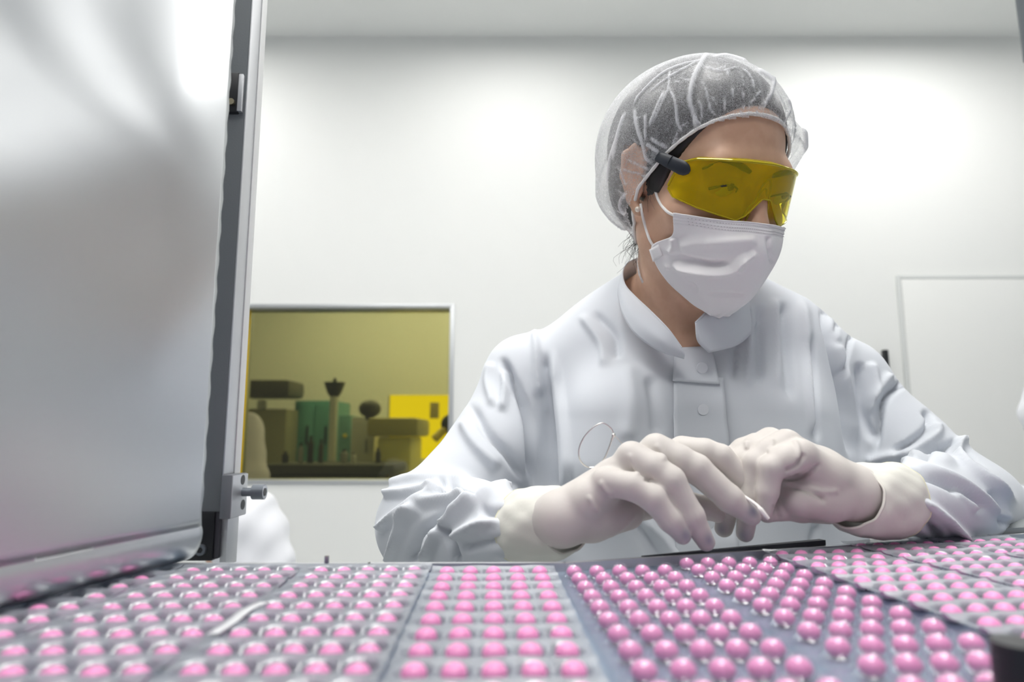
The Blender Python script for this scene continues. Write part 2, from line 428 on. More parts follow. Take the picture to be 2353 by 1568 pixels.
# ------------------------------------------------------------------ the room behind the window
R2Y = 6.0
struct('wall_far', MB().box((RX0 - .4, R2Y, 0), (2.2, R2Y + .1, CEIL)), mat('far_room_wall', (.74, .74, .70), .6))
struct('wall_left', MB().box((RX0 - .5, WALL_Y + .1, 0), (RX0 - .4, R2Y + .1, CEIL)), mat('far_room_side', (.6, .6, .58), .6))
def FP(x, y, Y): return WP(x, y, Y)
def fbox(x0, y0, x1, y1, Y, dep, b=.01):
    """a block seen between two pixels, its face at distance Y"""
    a = FP(x0, y0, Y); c = FP(x1, y1, Y); return (a[0], Y, c[2]), (c[0], Y + dep, a[2])
teal = mat('teal_cabinet_paint', (.10, .30, .27), .5); dkg = mat('dark_olive_machine', (.07, .07, .05), .5)
crm = mat('cream_cabinet', (.62, .62, .56), .5); ylw = mat('yellow_machine_paint', (.80, .62, .03), .4)
gry = mat('grey_machine', (.33, .34, .32), .5); dk2 = mat('dark_bench', (.035, .04, .028), .6)
def machine(name, label, cat, base, parts):
    o = empty(name, base, label, cat)
    for nm, m, mb in parts: mb.build(nm, m, o)
    return o
def floorbox(x0, y0, x1, Y, dep, b=.012):
    a = FP(x0, y0, Y); c = FP(x1, y0, Y); return (a[0], Y, 0.0), (c[0], Y + dep, a[2])
# teal double cabinet
a, c = floorbox(678, 921, 771, 5.3, .5)
tc = machine('teal_cabinet', 'teal metal cabinet with dark feet seen through the yellow window, left of the pale column', 'cabinet', (a[0], 5.3, 0), [('body', teal, MB().box(a, c, .01))])
for k in (0, 1):
    x0 = a[0] + .02 + k * (c[0] - a[0] - .03) / 2; x1 = x0 + (c[0] - a[0] - .05) / 2
    dd = MB().box((x0, 5.285, .08), (x1, 5.3, c[2] - .03), .004).build('door', teal, tc); MB().box((x1 - .05, 5.265, .95), (x1 - .035, 5.285, 1.1), .003).build('handle', M['black'], dd)
# pale column with dark collar
a, c = floorbox(760, 935, 774, 4.6, .05)
px_, pz_ = (a[0] + c[0]) / 2, FP(767, 912, 4.6)[2]
machine('signal_post', 'slim pale post with a dark flared head seen through the yellow window', 'post', (px_, 4.6, 0), [
    ('pole', crm, MB().cyl((px_, 4.6, .02), (px_, 4.6, pz_), .028)), ('head', dk2, MB().cyl((px_, 4.6, pz_ + .03), (px_, 4.6, pz_ + .10), .05, 16, .075).cyl((px_, 4.6, pz_), (px_, 4.6, pz_ + .03), .03, 16, .05).cyl((px_, 4.6, pz_ + .10), (px_, 4.6, pz_ + .13), .012)),
    ('base_plate', dk2, MB().cyl((px_, 4.6, 0), (px_, 4.6, .02), .09))])
# narrow blue-green locker right of the post, cream cabinet
a, c = floorbox(779, 955, 806, 5.0, .4); c = (FP(806, 955, 5.0)[0], c[1], c[2])
lo = machine('locker', 'narrow blue green locker seen through the yellow window right of the pale post', 'locker', (a[0], 5.0, 0), [('body', mat('locker_paint', (.16, .36, .34), .5), MB().box(a, c, .008))])
MB().box((a[0] + .01, 4.985, .08), (c[0] - .01, 5.0, c[2] - .03), .004).build('door', mat('locker_door', (.17, .38, .35), .5), lo)
MB().sph(((a[0] + c[0]) / 2 + .01, 4.98, 1.02), .015).build('lock', ylw, lo)
a, c = floorbox(808, 958, 862, 4.7, .4)
cc = machine('cream_cabinet', 'cream cabinet seen through the yellow window between locker and yellow machine', 'cabinet', (a[0], 4.7, 0), [('body', crm, MB().box(a, c, .01))])
MB().box((a[0] + .015, 4.69, .1), (c[0] - .015, 4.7, c[2] - .03), .003).build('door', crm, cc); MB().box((c[0] - .06, 4.67, .9), (c[0] - .045, 4.69, 1.0), .003).build('handle', gry, cc)
# yellow machine with grey hood
a, c = floorbox(866, 1005, 945, 4.2, .5)
ym = empty('packing_machine', (a[0], 4.2, 0), 'yellow packing machine with grey hood and side column seen through the window', 'machine')
MB().box(a, c, .02).build('body', mat('pale_yellow_panel', (.72, .66, .22), .45), ym)
h0, h1 = fbox(842, 960, 960, 1004, 4.15, .6); MB().box(h0, h1, .03).build('hood', mat('hood_olive', (.42, .38, .14), .5), ym)
h0, h1 = fbox(928, 1000, 952, 1100, 4.16, .5); MB().box((h0[0], h0[1], 0), (h1[0], h1[1], h0[2]), .01).build('column', mat('ochre_column', (.45, .34, .02), .5), ym)
h0, h1 = fbox(842, 1062, 930, 1085, 4.1, .12); MB().box(h0, h1, .02).build('tray', gry, ym)
h0 = FP(850, 940, 4.4); MB().sph(h0, (.075, .075, .06)).cyl(h0 - np.array([0, 0, .02]), (h0[0], 4.4, FP(850, 966, 4.4)[2]), .03).build('dome', dkg, ym)
# yellow-lit opening behind it, built as a glowing panel
yl = emit('yellow_opening_glow', (1.0, .80, .0), 2.0)
h0, h1 = fbox(896, 908, 1052, 1040, 5.2, .04)
ys = empty('yellow_opening', (h0[0], 5.2, 0), 'yellow-lit opening built as a glowing panel, right half of the window', 'screen')
MB().box((h0[0], 5.2, FP(0, 1010, 5.2)[2] - .15), h1, .004).build('panel', yl, ys)
MB().box((h0[0] - .02, 5.24, 0), (h0[0] + .02, 5.28, h1[2]), .004).box((h1[0] - .02, 5.24, 0), (h1[0] + .02, 5.28, h1[2]), .004).build('stand', gry, ys)
h0, h1 = fbox(988, 925, 1008, 962, 5.15, .03); MB().box(h0, h1, .005).build('label_plate', mat('plate_olive', (.5, .42, .12), .5), ys)
a = FP(1024, 975, 4.0); o = empty('robot_arm', (a[0], 4.0, 0), 'dark jointed machine arm in front of the yellow-lit opening', 'machine arm')
MB().cyl((a[0] + .1, 4.0, 0), (a[0] + .1, 4.0, .95), .05).build('pedestal', gry, o); MB().sph((a[0] + .03, 4.0, a[2]), .06).sph((a[0] + .09, 4.0, a[2] - .12), .07).build('joint', dk2, o)
MB().tube([(a[0] + .1, 4.0, .93), (a[0] + .09, 4.0, a[2] - .12), (a[0] + .03, 4.0, a[2]), (a[0] - .06, 3.95, a[2] - .09)], [.05, .04, .035, .025]).build('arm', ylw, o)
# dark shelf unit with hood at the left, bench with tools
a, c = floorbox(540, 940, 660, 5.0, .28)
su = empty('dark_machine', (a[0], 5.1, 0), 'tall dark machine with overhanging hood seen at the left of the yellow window', 'machine')
MB().box(a, c, .02).build('body', mat('olive_body', (.26, .25, .16), .5), su)
h0, h1 = fbox(536, 872, 664, 912, 4.9, .38); MB().box(h0, h1, .04).build('hood', dkg, su)
h0, h1 = fbox(612, 962, 646, 1010, 5.08, .03); MB().box(h0, h1, .01).build('screen', mat('dark_screen', (.02, .06, .05), .2), su)
h0, h1 = fbox(590, 920, 600, 1080, 5.05, .05); MB().box((h0[0], h0[1], 0), h1, .01).build('upright', crm, su)
a, c = floorbox(600, 1068, 905, 3.6, .42)
bn = empty('work_bench', (a[0], 3.7, 0), 'low dark work bench along the bottom of the yellow window', 'bench')
MB().box((a[0], a[1], a[2] if False else c[2] - .05), c, .01).build('bench_top', dk2, bn); MB().box((a[0] + .03, 3.65, 0), (c[0] - .03, 4.0, c[2] - .05), .01).build('carcass', dk2, bn)
for i, (x, hh, ww, mm) in enumerate(((655, 26, 12, dk2), (690, 44, 9, gry), (712, 60, 11, dk2), (736, 52, 9, dkg), (790, 30, 14, gry), (812, 22, 9, crm), (868, 34, 11, dkg))):
    q = FP(x, 1068, 3.8); r = ww / 1500 * 3.85
    b = empty('bottle', (q[0], 3.8, c[2]), ['short dark bottle at the left end of the bench behind the window', 'grey tall bottle on the bench behind the window, second from the left', 'tallest dark bottle on the bench behind the yellow window',
        'olive bottle just right of the tallest one on the bench behind the window', 'wide grey jar right of the pale post on the bench behind the window', 'small cream jar on the bench behind the window', 'dark bottle at the right end of the bench behind the window'][i], 'bottle', 'bottles on the far bench')
    z = c[2]; H = hh / 1500 * 3.85
    MB().cyl((q[0], 3.8, z), (q[0], 3.8, z + H * .7), r * .6).cyl((q[0], 3.8, z + H * .7), (q[0], 3.8, z + H * .85), r * .6, 20, r * .25).build('body', mm, b)
    MB().cyl((q[0], 3.8, z + H * .85), (q[0], 3.8, z + H), r * .3).build('cap', dk2, b)
a = FP(1000, 880, 5.6)
for (x, y) in ((-1.4, 5.0), (-.2, 5.2), (.9, 4.2)): panel(x, y, .9, .6)

BZ = TZ - .0045                               # level of the bed the cards lie on
# ------------------------------------------------------------------ machine table
E0, E1, E2 = T(380, 1300.5), T(1300, 1297), T(2520, 1219)
tb = empty('machine_table', (0, .2, 0), 'blue grey steel machine bed carrying the pink tablet blisters', 'machine bed')
top = [(-.62, .02), (.60, .02), (E2[0], E2[1]), (E1[0], E1[1]), (E0[0], E0[1]), (-.62, E0[1])]
MB().prism(top, BZ - .03, BZ).build('bed_plate', M['tray'], tb, angle=30)
MB().box((-.45, .06, 0), (.45, .34, BZ - .03), .01).build('pedestal', mat('machine_body', (.50, .52, .54), .45, .3), tb)
def rail(p, q, wdt, h0, h1, nm, m, off=0.0):
    p = np.array(p)[:2]; q = np.array(q)[:2]; u = (q - p) / np.linalg.norm(q - p); n = np.array([-u[1], u[0]])
    a = p + n * off; b = q + n * off
    return MB().prism([a, b, b + n * wdt, a + n * wdt], TZ + h0, TZ + h1).build(nm, m, tb, angle=30)
rail(E0 - np.array([.25, 0, 0]), E1, .004, -.03, .0006, 'edge_rail', M['alu_matte'])
rail(E1, E2, .004, -.03, .0006, 'edge_rail', M['alu_matte'])
s0 = T(1480, 1281, TZ); rr = (E2 - E1) / np.linalg.norm(E2 - E1)
a = E1 + rr * .055; b = E1 + rr * .20
nn = np.array([-rr[1], rr[0], 0]) * .0042; kk = np.array([-rr[1], rr[0], 0])
a = a + nn; b = b + nn
wv_ = [a, b, b + kk * .006, a + kk * .002]
MB().add([[p[0], p[1], TZ - .02] for p in wv_] + [[p[0], p[1], TZ + z_] for p, z_ in zip(wv_, (.0010, .0042, .0042, .0010))], [[3, 2, 1, 0], [4, 5, 6, 7], [0, 1, 5, 4], [1, 2, 6, 5], [2, 3, 7, 6], [3, 0, 4, 7]]).build('rubber_strip', M['rubber'], tb, angle=30)
a = T(2245, 1236); b = T(2480, 1222)
rail(a, b, .04, -.02, .0045, 'end_block', mat('grey_block', (.25, .27, .28), .5), .006)
a = T(747, 1301); pn = MB().cyl((a[0], a[1] + .003, TZ - .005), (a[0], a[1] + .003, TZ + .0052), .0014).build('locating_pin', M['steel'], tb)
a = T(849, 1300); MB().cyl((a[0], a[1] + .003, TZ - .005), (a[0] - .001, a[1] + .003, TZ + .0012), .0008).build('locating_pin', M['black'], tb)

# ------------------------------------------------------------------ blister cards and tablets
PITCH_U, PITCH_S, CARD = .0134, .0201, .0724
def lane_frame(yaw):
    c, s = math.cos(yaw), math.sin(yaw); return np.array([s, c, 0]), np.array([c, -s, 0])   # along, across
B0 = T(1134, 1313)                            # tablet of the middle lane in the farthest full row
pill_mb = MB().sph((0, 0, 0), (.0045, .0045, .0035), 20)
film_cards = []; pills = []
cards = [(-3, -1.7), (-2, -1.7), (-1, -1.7), (0, -1.7), (1, -3.0), (2, -5.0), (3, -7.5), (4, -10.0), (5, -12.0)]
L0, A0 = lane_frame(math.radians(-1.7))
piv = B0 + L0 * .012
for k, yd in cards:
    L, A = lane_frame(math.radians(yd))
    if k <= 0: o = B0 + A * CARD * k
    else:
        if k == 1: org = B0 + A0 * CARD * .5 + L0 * .01; acc = org
        o = acc + A * (CARD * .5 + .001); acc = acc + A * (CARD + .001); 
        o = o - L * .01
    nfar = {1: 0, 2: 1, 3: 2, 4: 3, 5: 4}.get(k, 0)
    film_cards.append((k, o, L, A, nfar))
    for i in range(-nfar, 12):
        for j in range(-2, 3):
            q = o + A * (j * PITCH_U) - L * (i * PITCH_S)
            pills.append((k, i, j, q))
names = {-3: 'nearest the foil roller', -2: 'second from the foil roller', -1: 'third from the foil roller', 0: 'in the middle of the bed',
         1: 'right of the blue channel', 2: 'fanned out below the left glove', 3: 'fanned out below the right sleeve', 4: 'next to the last at the right', 5: 'outermost at the right of the bed'}
WEB = {-3: .0066, -2: .0066, -1: .0062, 0: .0044, 1: .0012, 2: .0012, 3: .0054, 4: .0062, 5: .0062}
def film_mesh(k, o, L, A, nfar):
    s0, s1 = -nfar * PITCH_S - .010, 11 * PITCH_S + .010
    u = np.arange(-.0361, .03611, .00095); s = np.arange(s0, s1, .00095)
    U, S = np.meshgrid(u, s)
    ju = np.clip(np.round(U / PITCH_U), -2, 2) * PITCH_U; js = np.round(S / PITCH_S) * PITCH_S
    r = np.hypot(U - ju, S - js)
    dome = .0082 * np.clip(1 - (r / .0056) ** 4, 0, 1) ** .5
    rib = .0012 * np.exp(-((np.abs(S - js) - PITCH_S / 2) / .0022) ** 2)
    if k in (1, 2): Z = np.maximum(.0012 + rib * .4, dome)
    else: Z = np.where(r < .0075, .0010 + (WEB[k] + rib - .0010) * np.clip((r - .0054) / .0018, 0, 1) ** .8, WEB[k] + rib)   # open pockets round the tablets
    Z = Z + .0004 * np.sin(U * 190 + k) * np.sin(S * 90 + 2 * k)
    if k >= 2: U = np.sign(U) * (np.abs(U) + np.clip((np.abs(U) - .0315) / .0046, 0, 1) * np.clip(S, 0, 1) * .024)
    V = o[None, None] + U[..., None] * A - S[..., None] * L; V[..., 2] = BZ + Z
    return V
for k, o, L, A, nfar in film_cards:
    V = film_mesh(k, o, L, A, nfar)
    f = link('blister_card', V.reshape(-1, 3), grid_faces(*V.shape[:2]), M['film'] if k in (1, 2) else M['web'])
    tag(f, 'clear plastic blister card of pink tablets, ' + names[k], 'blister card', 'blister cards on the machine bed')
# tablets: the 300 that show largest one by one, the rest as one mass
AX = np.array([math.sin(math.radians(12.2)), math.cos(math.radians(12.2)), 0])
F0 = T(424, 1297)
def covered(q):                               # left of the foil
    v = q - F0; return (v[0] * AX[1] - v[1] * AX[0]) < .006
vis = []
for k, i, j, q in pills:
    pq = proj(np.array([q[0], q[1], BZ + .004]))
    if q[1] < .1: continue
    inside = -20 < pq[0] < 2373 and 1225 < pq[1] < 1615
    if covered(q): continue
    e = E1 + rr * ((q - E1) @ rr)
    if q[1] > (E0[1] if q[0] < E1[0] else e[1]) - .004: continue
    vis.append((not inside, pq[2], k, i, j, q))
vis.sort(key=lambda v: (v[0], v[1]))
seen = [v for v in vis if not v[0]]
big = seen[:300]; rest = seen[300:] + [v for v in vis if v[0]]
proto = None
for n, (_, dpt, k, i, j, q) in enumerate(big):
    z = BZ + .0037
    if proto is None:
        proto = pill_mb.build('tablet', M['pill']); ob = proto
    else:
        ob = proto.copy(); COL.objects.link(ob)
    ob.location = (q[0], q[1], z)
    tag(ob, 'round pink tablet sealed in the blister card ' + names[k], 'tablet', 'pink tablets of the card ' + names[k])
if rest:
    r = MB()
    for v in rest:
        r.sph(np.array([v[5][0], v[5][1], BZ + .0037]), (.0045, .0045, .0035), 10)
    tag(r.build('tablets', M['pill']), 'mass of small pink tablets in the far rows and the outermost cards', 'tablets', kind='stuff')

sp = [T(x, y, TZ + .0030) for x, y in ((488, 1458), (530, 1432), (566, 1404), (606, 1386))]
sg = np.array([[p + np.array([q * .0022, q * .0004, .0003 * i_ / 18]) for i_, p in enumerate(cr(sp, 18))] for q in (-1, 0, 1)])
tag(sheet('film_strip', sg, mat('white_film_offcut', (.74, .75, .77), .4), None, .0004), 'narrow white offcut of film lying slantwise across the left blister cards', 'film strip')

# ------------------------------------------------------------------ foil web and its roller
RR = .0145
NX = np.array([AX[1], -AX[0], 0])             # away from the foil, to the right
rc = F0 - NX * .004; rc[2] = TZ + RR + .0022
far, near = 0.0, -.46
ax_len = np.linspace(far, near, 150)
prof = []
for z in np.linspace(.66, 0.0, 150): prof.append((RR * .90 + .0006, .45 * RR + z, 0))
for a in np.linspace(-.46, 2.9, 34): prof.append((RR * 1.03 * math.cos(-a) * 1.0, RR * 1.03 * math.sin(-a), 1))
pr_ = np.array(prof); 
G = np.zeros((len(ax_len), len(pr_), 3))
for i, s in enumerate(ax_len):
    z = pr_[:, 1]; wv = np.clip(z / .12, 0, 1) * (1 - pr_[:, 2]) * min(1, -s / .05)
    bulge = .0016 * np.sin(z * 26 + s * 9) * wv + .0011 * np.sin(z * 47 - s * 33 + 1.3) * wv + .0016 * np.sin((z * .9 + s) * 62 + 2 * np.sin(z * 30)) * np.clip((z - .22) / .12, 0, 1) * wv + .0015 * np.sin(s * 21 + z * 6) * wv
    edge = .0006 * np.sin(z * 300) * (i == 0)
    G[i] = rc + AX * s + (pr_[:, 0] + bulge)[:, None] * NX + np.outer(z, [0, 0, 1]); G[i] += np.outer(edge, AX)
fo = empty('foil_roller', rc + np.array([0, 0, -RR]), 'roller with the hanging web of matt aluminium lidding foil at the left', 'foil roller')
foil = bump(mat('lidding_foil', (.65, .67, .69), .33, 1.0), 30, .06, .002, 2)
sheet('foil_web', G, foil, fo, .0003)
MB().cyl(rc + AX * near, rc + AX * (far - .004), RR, 40).build('roller', M['steel'], fo, angle=30)
MB().cyl(rc + AX * (far - .004), rc + AX * (far + .004), RR * .5, 24).build('axle', M['steel'], fo)

# ------------------------------------------------------------------ guide post beside the foil
py0 = .440
g = P(511, 1100, py0); xr = g[0]; xl = P(425, 1100, py0)[0]; yf = g[1]
gp = empty('guide_post', (xr, yf, TZ), 'aluminium guide post with painted-in dark front and bright side standing beside the foil', 'guide post')
zb = P(0, 1176, py0)[2]
MB().box((xl, yf, zb), (xr - .0004, yf + .026, TZ + .64), .0008).build('column', M['dark_reflect_alu'], gp)  # dark reflection on the front is put into the column's colour
MB().box((xr - .0004, yf + .0004, zb + .001), (xr + .0006, yf + .016, TZ + .64), .0002).build('side_face', M['alu_matte'], gp)  # wall's bright reflection put in as a lighter facing
MB().box((xr - .0004, yf + .0165, zb + .001), (xr + .0012, yf + .026, TZ + .64), .0002).build('edge_highlight', M['white_highlight'], gp)  # white highlight line down the side, put in as a thin strip
z1 = P(0, 1284, py0)[2]
xa = P(500, 1230, py0)[0]
MB().box((xl - .004, yf - .001, z1), (xa, yf + .02, zb), .0006).build('lower_bracket', M['black'], gp)
MB().box((xa, yf + .0005, z1 + .001), (xa + .0028, yf + .02, zb), .0004).build('bracket_flange', mat('violet_black', (.05, .048, .06), .4), gp)
MB().box((xa + .0028, yf + .004, P(0, 1300, py0)[2]), (P(524, 1230, py0)[0], yf + .022, P(0, 1180, py0)[2]), .0004).build('lower_leg', M['alu_matte'], gp)
sc = P(475, 1259, py0); sc[1] = yf - .001
s_ = MB().cyl(sc, sc - np.array([0, .0025, 0]), .0036, 20).build('cap_screw', M['bolt'], gp); MB().cyl(sc - np.array([0, .0024, 0]), sc - np.array([0, .0028, 0]), .002, 6).build('socket', M['black'], s_)
sc = P(505, 1287, py0); MB().cyl((sc[0], yf + .006, TZ), (sc[0], yf + .006, z1 + .002), .0016).build('foot_screw', M['bolt'], gp)
cp0 = P(510, 1092, py0 - .004); cp1 = P(534, 1192, py0 - .004)
MB().box((cp0[0] - .0002, cp0[1], cp1[2]), (cp1[0], cp0[1] + .026, cp0[2]), .0008).build('clamp_plate', M['grey_plate'], gp)
fx = cp1[0]
cf = MB().box((fx - .0003, cp0[1] + .0005, cp1[2] + .0005), (fx + .0004, cp0[1] + .0255, cp0[2] - .0005), .0001).build('clamp_face', M['alu_matte'], gp)
for yy in (1103, 1160):
    q = P(540, yy, py0 + .012); MB().cyl((fx + .0002, q[1], q[2]), (fx + .0006, q[1], q[2]), .0034, 20).build('bolt_hole', M['black'], cf)
q = P(542, 1131, py0 + .012); q[0] = fx; bl = MB().cyl(q, q + np.array([.0095, 0, 0]), .0030, 20).cyl(q + np.array([.0075, 0, 0]), q + np.array([.0155, 0, 0]), .0052, 24).build('socket_bolt', M['bolt'], gp)
MB().cyl(q + np.array([.0154, 0, 0]), q + np.array([.0157, 0, 0]), .0048, 24).build('bolt_rim', M['steel'], bl); MB().cyl(q + np.array([.0156, 0, 0]), q + np.array([.0159, 0, 0]), .0030, 6).build('hex_socket', M['black'], bl)
u0 = WP(520, 170, yf - .002); u1 = WP(546, 260, yf - .002)
ub = MB().box((u0[0] - .01, yf - .004, u1[2]), (u1[0], yf + .004, u0[2]), .0006).build('upper_bracket', M['black'], gp)
MB().box((u1[0] - .0004, yf - .0036, u1[2] + .001), (u1[0] + .0030, yf - .0002, u0[2] - .001), .0001).build('bracket_side', M['alu_matte'], ub)
q = WP(532, 235, yf - .005); MB().cyl((q[0], yf - .004, q[2]), (q[0], yf - .0065, q[2]), .0024, 16).build('cap_screw', mat('brass_screw', (.45, .40, .28), .3, 1.0), ub)

# ------------------------------------------------------------------ dark things at the right edge
q = T(2345, 1600); 
kb = empty('clamp_knob', (q[0], q[1], BZ), 'out of focus black clamp knob on the bed in the bottom right corner', 'knob')
z5 = P(2300, 1478, .19)
kx = P(2352, 1540, .19)
MB().cyl((kx[0], kx[1], BZ), (kx[0], kx[1], TZ + .002), .014, 28).build('base', M['rubber'], kb)
MB().cyl((kx[0], kx[1], TZ + .005), (kx[0], kx[1], z5[2]), .0078, 28).build('knob', M['black'], kb)
q0 = P(2390, -70, 1.3); q1 = P(2412, 125, 1.3)
du = empty('equipment_boom', (q0[0], q0[1], CEIL), 'dark grey equipment arm hanging from the ceiling, cut off by the top right corner', 'boom')
dgm = mat('dark_duct_paint', (.10, .115, .13), .5)
MB().tube([q0 + (q0 - q1) * .3, q0, q1, q1 + (q1 - q0) * .04], [.044, .044, .042, .03], 32).build('shaft', dgm, du, angle=50)
MB().cyl(q0 + (q0 - q1) * .25, (q0[0] - .02, q0[1], CEIL), .02).build('hanger', dgm, du)

# folds of the coat: (points in the picture, height mm, width on the left / right of travel in px [, depth range])
SL1 = (.40, .80)
FOLDS = [(f[0], f[1] * 1.8, f[2] * .80, f[3] * .80, *f[4:]) for f in [
 ([(1150, 817), (1177, 872), (1209, 940), (1222, 1008), (1224, 1130)], -9, 10, 12),
 ([(1159, 840), (1160, 890), (1150, 950)], 3.5, 12, 9),
 ([(1268, 795), (1295, 940), (1306, 1053), (1308, 1150)], 4, 9, 26),
 ([(1250, 800), (1258, 900), (1272, 1053), (1275, 1150)], -5, 14, 14),
 ([(1228, 752), (1234, 830), (1238, 917)], 4, 12, 12),
 ([(1330, 720), (1380, 790), (1388, 850)], 3.5, 16, 10),
 ([(1360, 715), (1410, 770), (1420, 830)], -3, 12, 12),
 ([(1077, 925), (1114, 994), (1168, 1053), (1209, 1112)], -4.5, 16, 9),
 ([(1060, 960), (1090, 1020), (1150, 1080)], 3.5, 18, 14),
 ([(1130, 830), (1122, 880), (1135, 940)], 3, 10, 12),
 ([(890, 1116), (913, 1112), (949, 1103), (1030, 1103), (1090, 1108)], 4, 14, 9),
 ([(880, 1140), (900, 1138), (945, 1136), (1013, 1124), (1040, 1120)], 4.5, 14, 7),
 ([(1013, 1124), (1051, 1139), (1085, 1150)], 3, 10, 8),
 ([(1000, 1112), (1041, 1127), (1090, 1142), (1110, 1146)], -6, 9, 8),
 ([(870, 1220), (885, 1207), (934, 1173), (987, 1144), (1018, 1122)], 5, 12, 7),
 ([(892, 1212), (934, 1186), (987, 1156), (1051, 1150), (1104, 1144), (1162, 1126), (1200, 1124)], 5, 9, 13),
 ([(888, 1300), (913, 1246), (936, 1197), (975, 1168)], 5.5, 8, 12),
 ([(945, 1300), (951, 1271), (966, 1224), (1013, 1195), (1051, 1172)], -7, 13, 9),
 ([(964, 1300), (996, 1246), (1021, 1205), (1062, 1171), (1120, 1144)], 6, 7, 13),
 ([(1012, 1205), (1025, 1228), (1041, 1271), (1051, 1298)], -5.5, 12, 7),
 ([(1040, 1240), (1060, 1226), (1094, 1210), (1150, 1193)], 4, 14, 10),
 ([(1100, 1172), (1130, 1180), (1160, 1172)], -4, 14, 14),
 ([(1060, 1262), (1110, 1250), (1160, 1246)], -3.5, 14, 12),
 ([(1697, 700), (1692, 790), (1688, 880)], -3, 5, 12),
 ([(1720, 690), (1722, 780), (1716, 900)], 2.5, 12, 12),
 ([(1749, 700), (1746, 790), (1742, 890)], -4, 15, 13),
 ([(1780, 680), (1786, 780), (1786, 900)], 3, 13, 13),
 ([(1800, 690), (1808, 780), (1818, 930)], -4.5, 15, 15),
 ([(1840, 675), (1850, 780), (1862, 920), (1866, 1010)], 4, 18, 10),
 ([(1863, 760), (1874, 900), (1880, 1020)], -4.5, 9, 15),
 ([(1885, 690), (1917, 826), (1937, 917), (1958, 1062)], -7.5, 9, 9),
 ([(1905, 720), (1934, 830), (1952, 917), (1972, 1040)], 3, 12, 14),
 ([(1962, 749), (1944, 826), (1926, 884)], -3.2, 6, 7),
 ([(1930, 730), (1916, 770), (1930, 800)], -2.5, 9, 9),
 ([(1976, 830), (1980, 880), (1985, 962), (2014, 1020)], -5, 13, 13),
 ([(2000, 830), (2010, 880), (2004, 960)], 4, 12, 12),
 ([(2085, 878), (2060, 890), (2036, 912), (2021, 953), (2010, 1050)], -7, 9, 8),
 ([(2050, 860), (2030, 880), (2000, 930)], 3, 12, 10),
 ([(2118, 945), (2136, 958), (2130, 985), (2090, 1018), (2045, 1042)], -6, 8, 8),
 ([(2150, 970), (2150, 1000), (2110, 1030), (2060, 1050)], 4.5, 14, 14),
 ([(2115, 1062), (2130, 1053), (2184, 1021), (2205, 1012)], -9, 8, 8),
 ([(1985, 1068), (2010, 1058), (2062, 1048), (2143, 1057), (2210, 1070)], 4, 14, 12),
 ([(2170, 1036), (2198, 1021), (2207, 1057), (2257, 1098), (2345, 1160)], 5, 10, 9),
 ([(2215, 1035), (2235, 1066), (2280, 1096)], -5, 10, 12),
 ([(2190, 1016), (2225, 1014), (2262, 1024)], 4, 10, 10),
 ([(2070, 1076), (2166, 1108), (2234, 1150), (2255, 1180)], -4.5, 13, 10),
 ([(2060, 1062), (2110, 1074), (2200, 1106), (2290, 1170), (2330, 1200)], 3.5, 10, 12),
 ([(2195, 1125), (2228, 1150), (2245, 1178)], 4, 8, 8),
 ([(2100, 1140), (2150, 1175), (2211, 1225), (2235, 1250)], 5.5, 10, 10),
 ([(2095, 1170), (2130, 1200), (2160, 1245)], -5, 12, 10),
 ([(2270, 1130), (2300, 1170), (2310, 1215)], -4, 14, 12),
 ([(1480, 1190), (1530, 1240), (1570, 1300)], 4, 16, 16, (.55, .8)),
 ([(1440, 1190), (1490, 1250), (1520, 1300)], -4, 16, 16, (.55, .8)),
 ([(1490, 860), (1503, 930), (1510, 1010)], -3, 20, 14),
 ([(1440, 830), (1450, 930), (1440, 1020)], 2.5, 24, 24),
 ([(1880, 1200), (1870, 1250), (1875, 1290)], -3, 10, 14, (.5, .8)),
]]

# ================================================================== the woman at the bed
def rot3(yaw, pitch, roll):
    cy, sy = math.cos(yaw), math.sin(yaw); cp, sp = math.cos(pitch), math.sin(pitch); cr_, sr = math.cos(roll), math.sin(roll)
    Ry = np.array([[cy, 0, sy], [0, 1, 0], [-sy, 0, cy]]); Rx = np.array([[1, 0, 0], [0, cp, -sp], [0, sp, cp]]); Rz = np.array([[cr_, -sr, 0], [sr, cr_, 0], [0, 0, 1]])
    return Rz @ Ry @ Rx
CB = np.stack([RIGHT, UP, -FWD], 1)                     # camera axes in the world
HR = CB @ rot3(.43, .27, -.025)                          # head: columns = her left, up, forward
HC = CAM + CB @ np.array([.1795, .158, -.64])            # between the eyes' height, centre of the skull
def H(u, v, w): return HC + HR @ np.array([u, v, w])
def HL(p): return (np.asarray(p) - HC) @ HR
person = empty('person', (P(1590, 1000, .70)[0], P(1590, 1000, .70)[1], 0.0), 'person in a white coat, hairnet, yellow goggles and mask bending over the pink tablets', 'person')
# ---- body: one skin, head to feet
hx = P(1628, 420, .64)
xs = np.concatenate([np.arange(-.25, HC[0] - .11, .009), np.arange(HC[0] - .11, HC[0] + .115, .0024), np.arange(HC[0] + .116, .60, .009)])
ys = np.concatenate([np.arange(.36, HC[1] - .13, .009), np.arange(HC[1] - .13, HC[1] + .13, .0024), np.arange(HC[1] + .131, .95, .009)])
zs = np.concatenate([np.arange(-.02, HC[2] - .27, .011), np.arange(HC[2] - .27, HC[2] + .15, .0024)])
B = Field(xs, ys, zs)
B.ell(H(0, .026, -.010), (.0730, .080, .092), HR, .01)
B.ell(H(0, -.030, .026), (.0575, .078, .060), HR, .02)
B.cone(H(-.042, -.058, .014), H(-.012, -.100, .060), .016, .016, .02).cone(H(.042, -.058, .014), H(.012, -.100, .060), .016, .016, .02)
B.ell(H(0, -.099, .064), (.018, .014, .016), HR, .015)
B.cone(H(-.034, .013, .0705), H(.034, .013, .0705), .0125, .0125, .014)
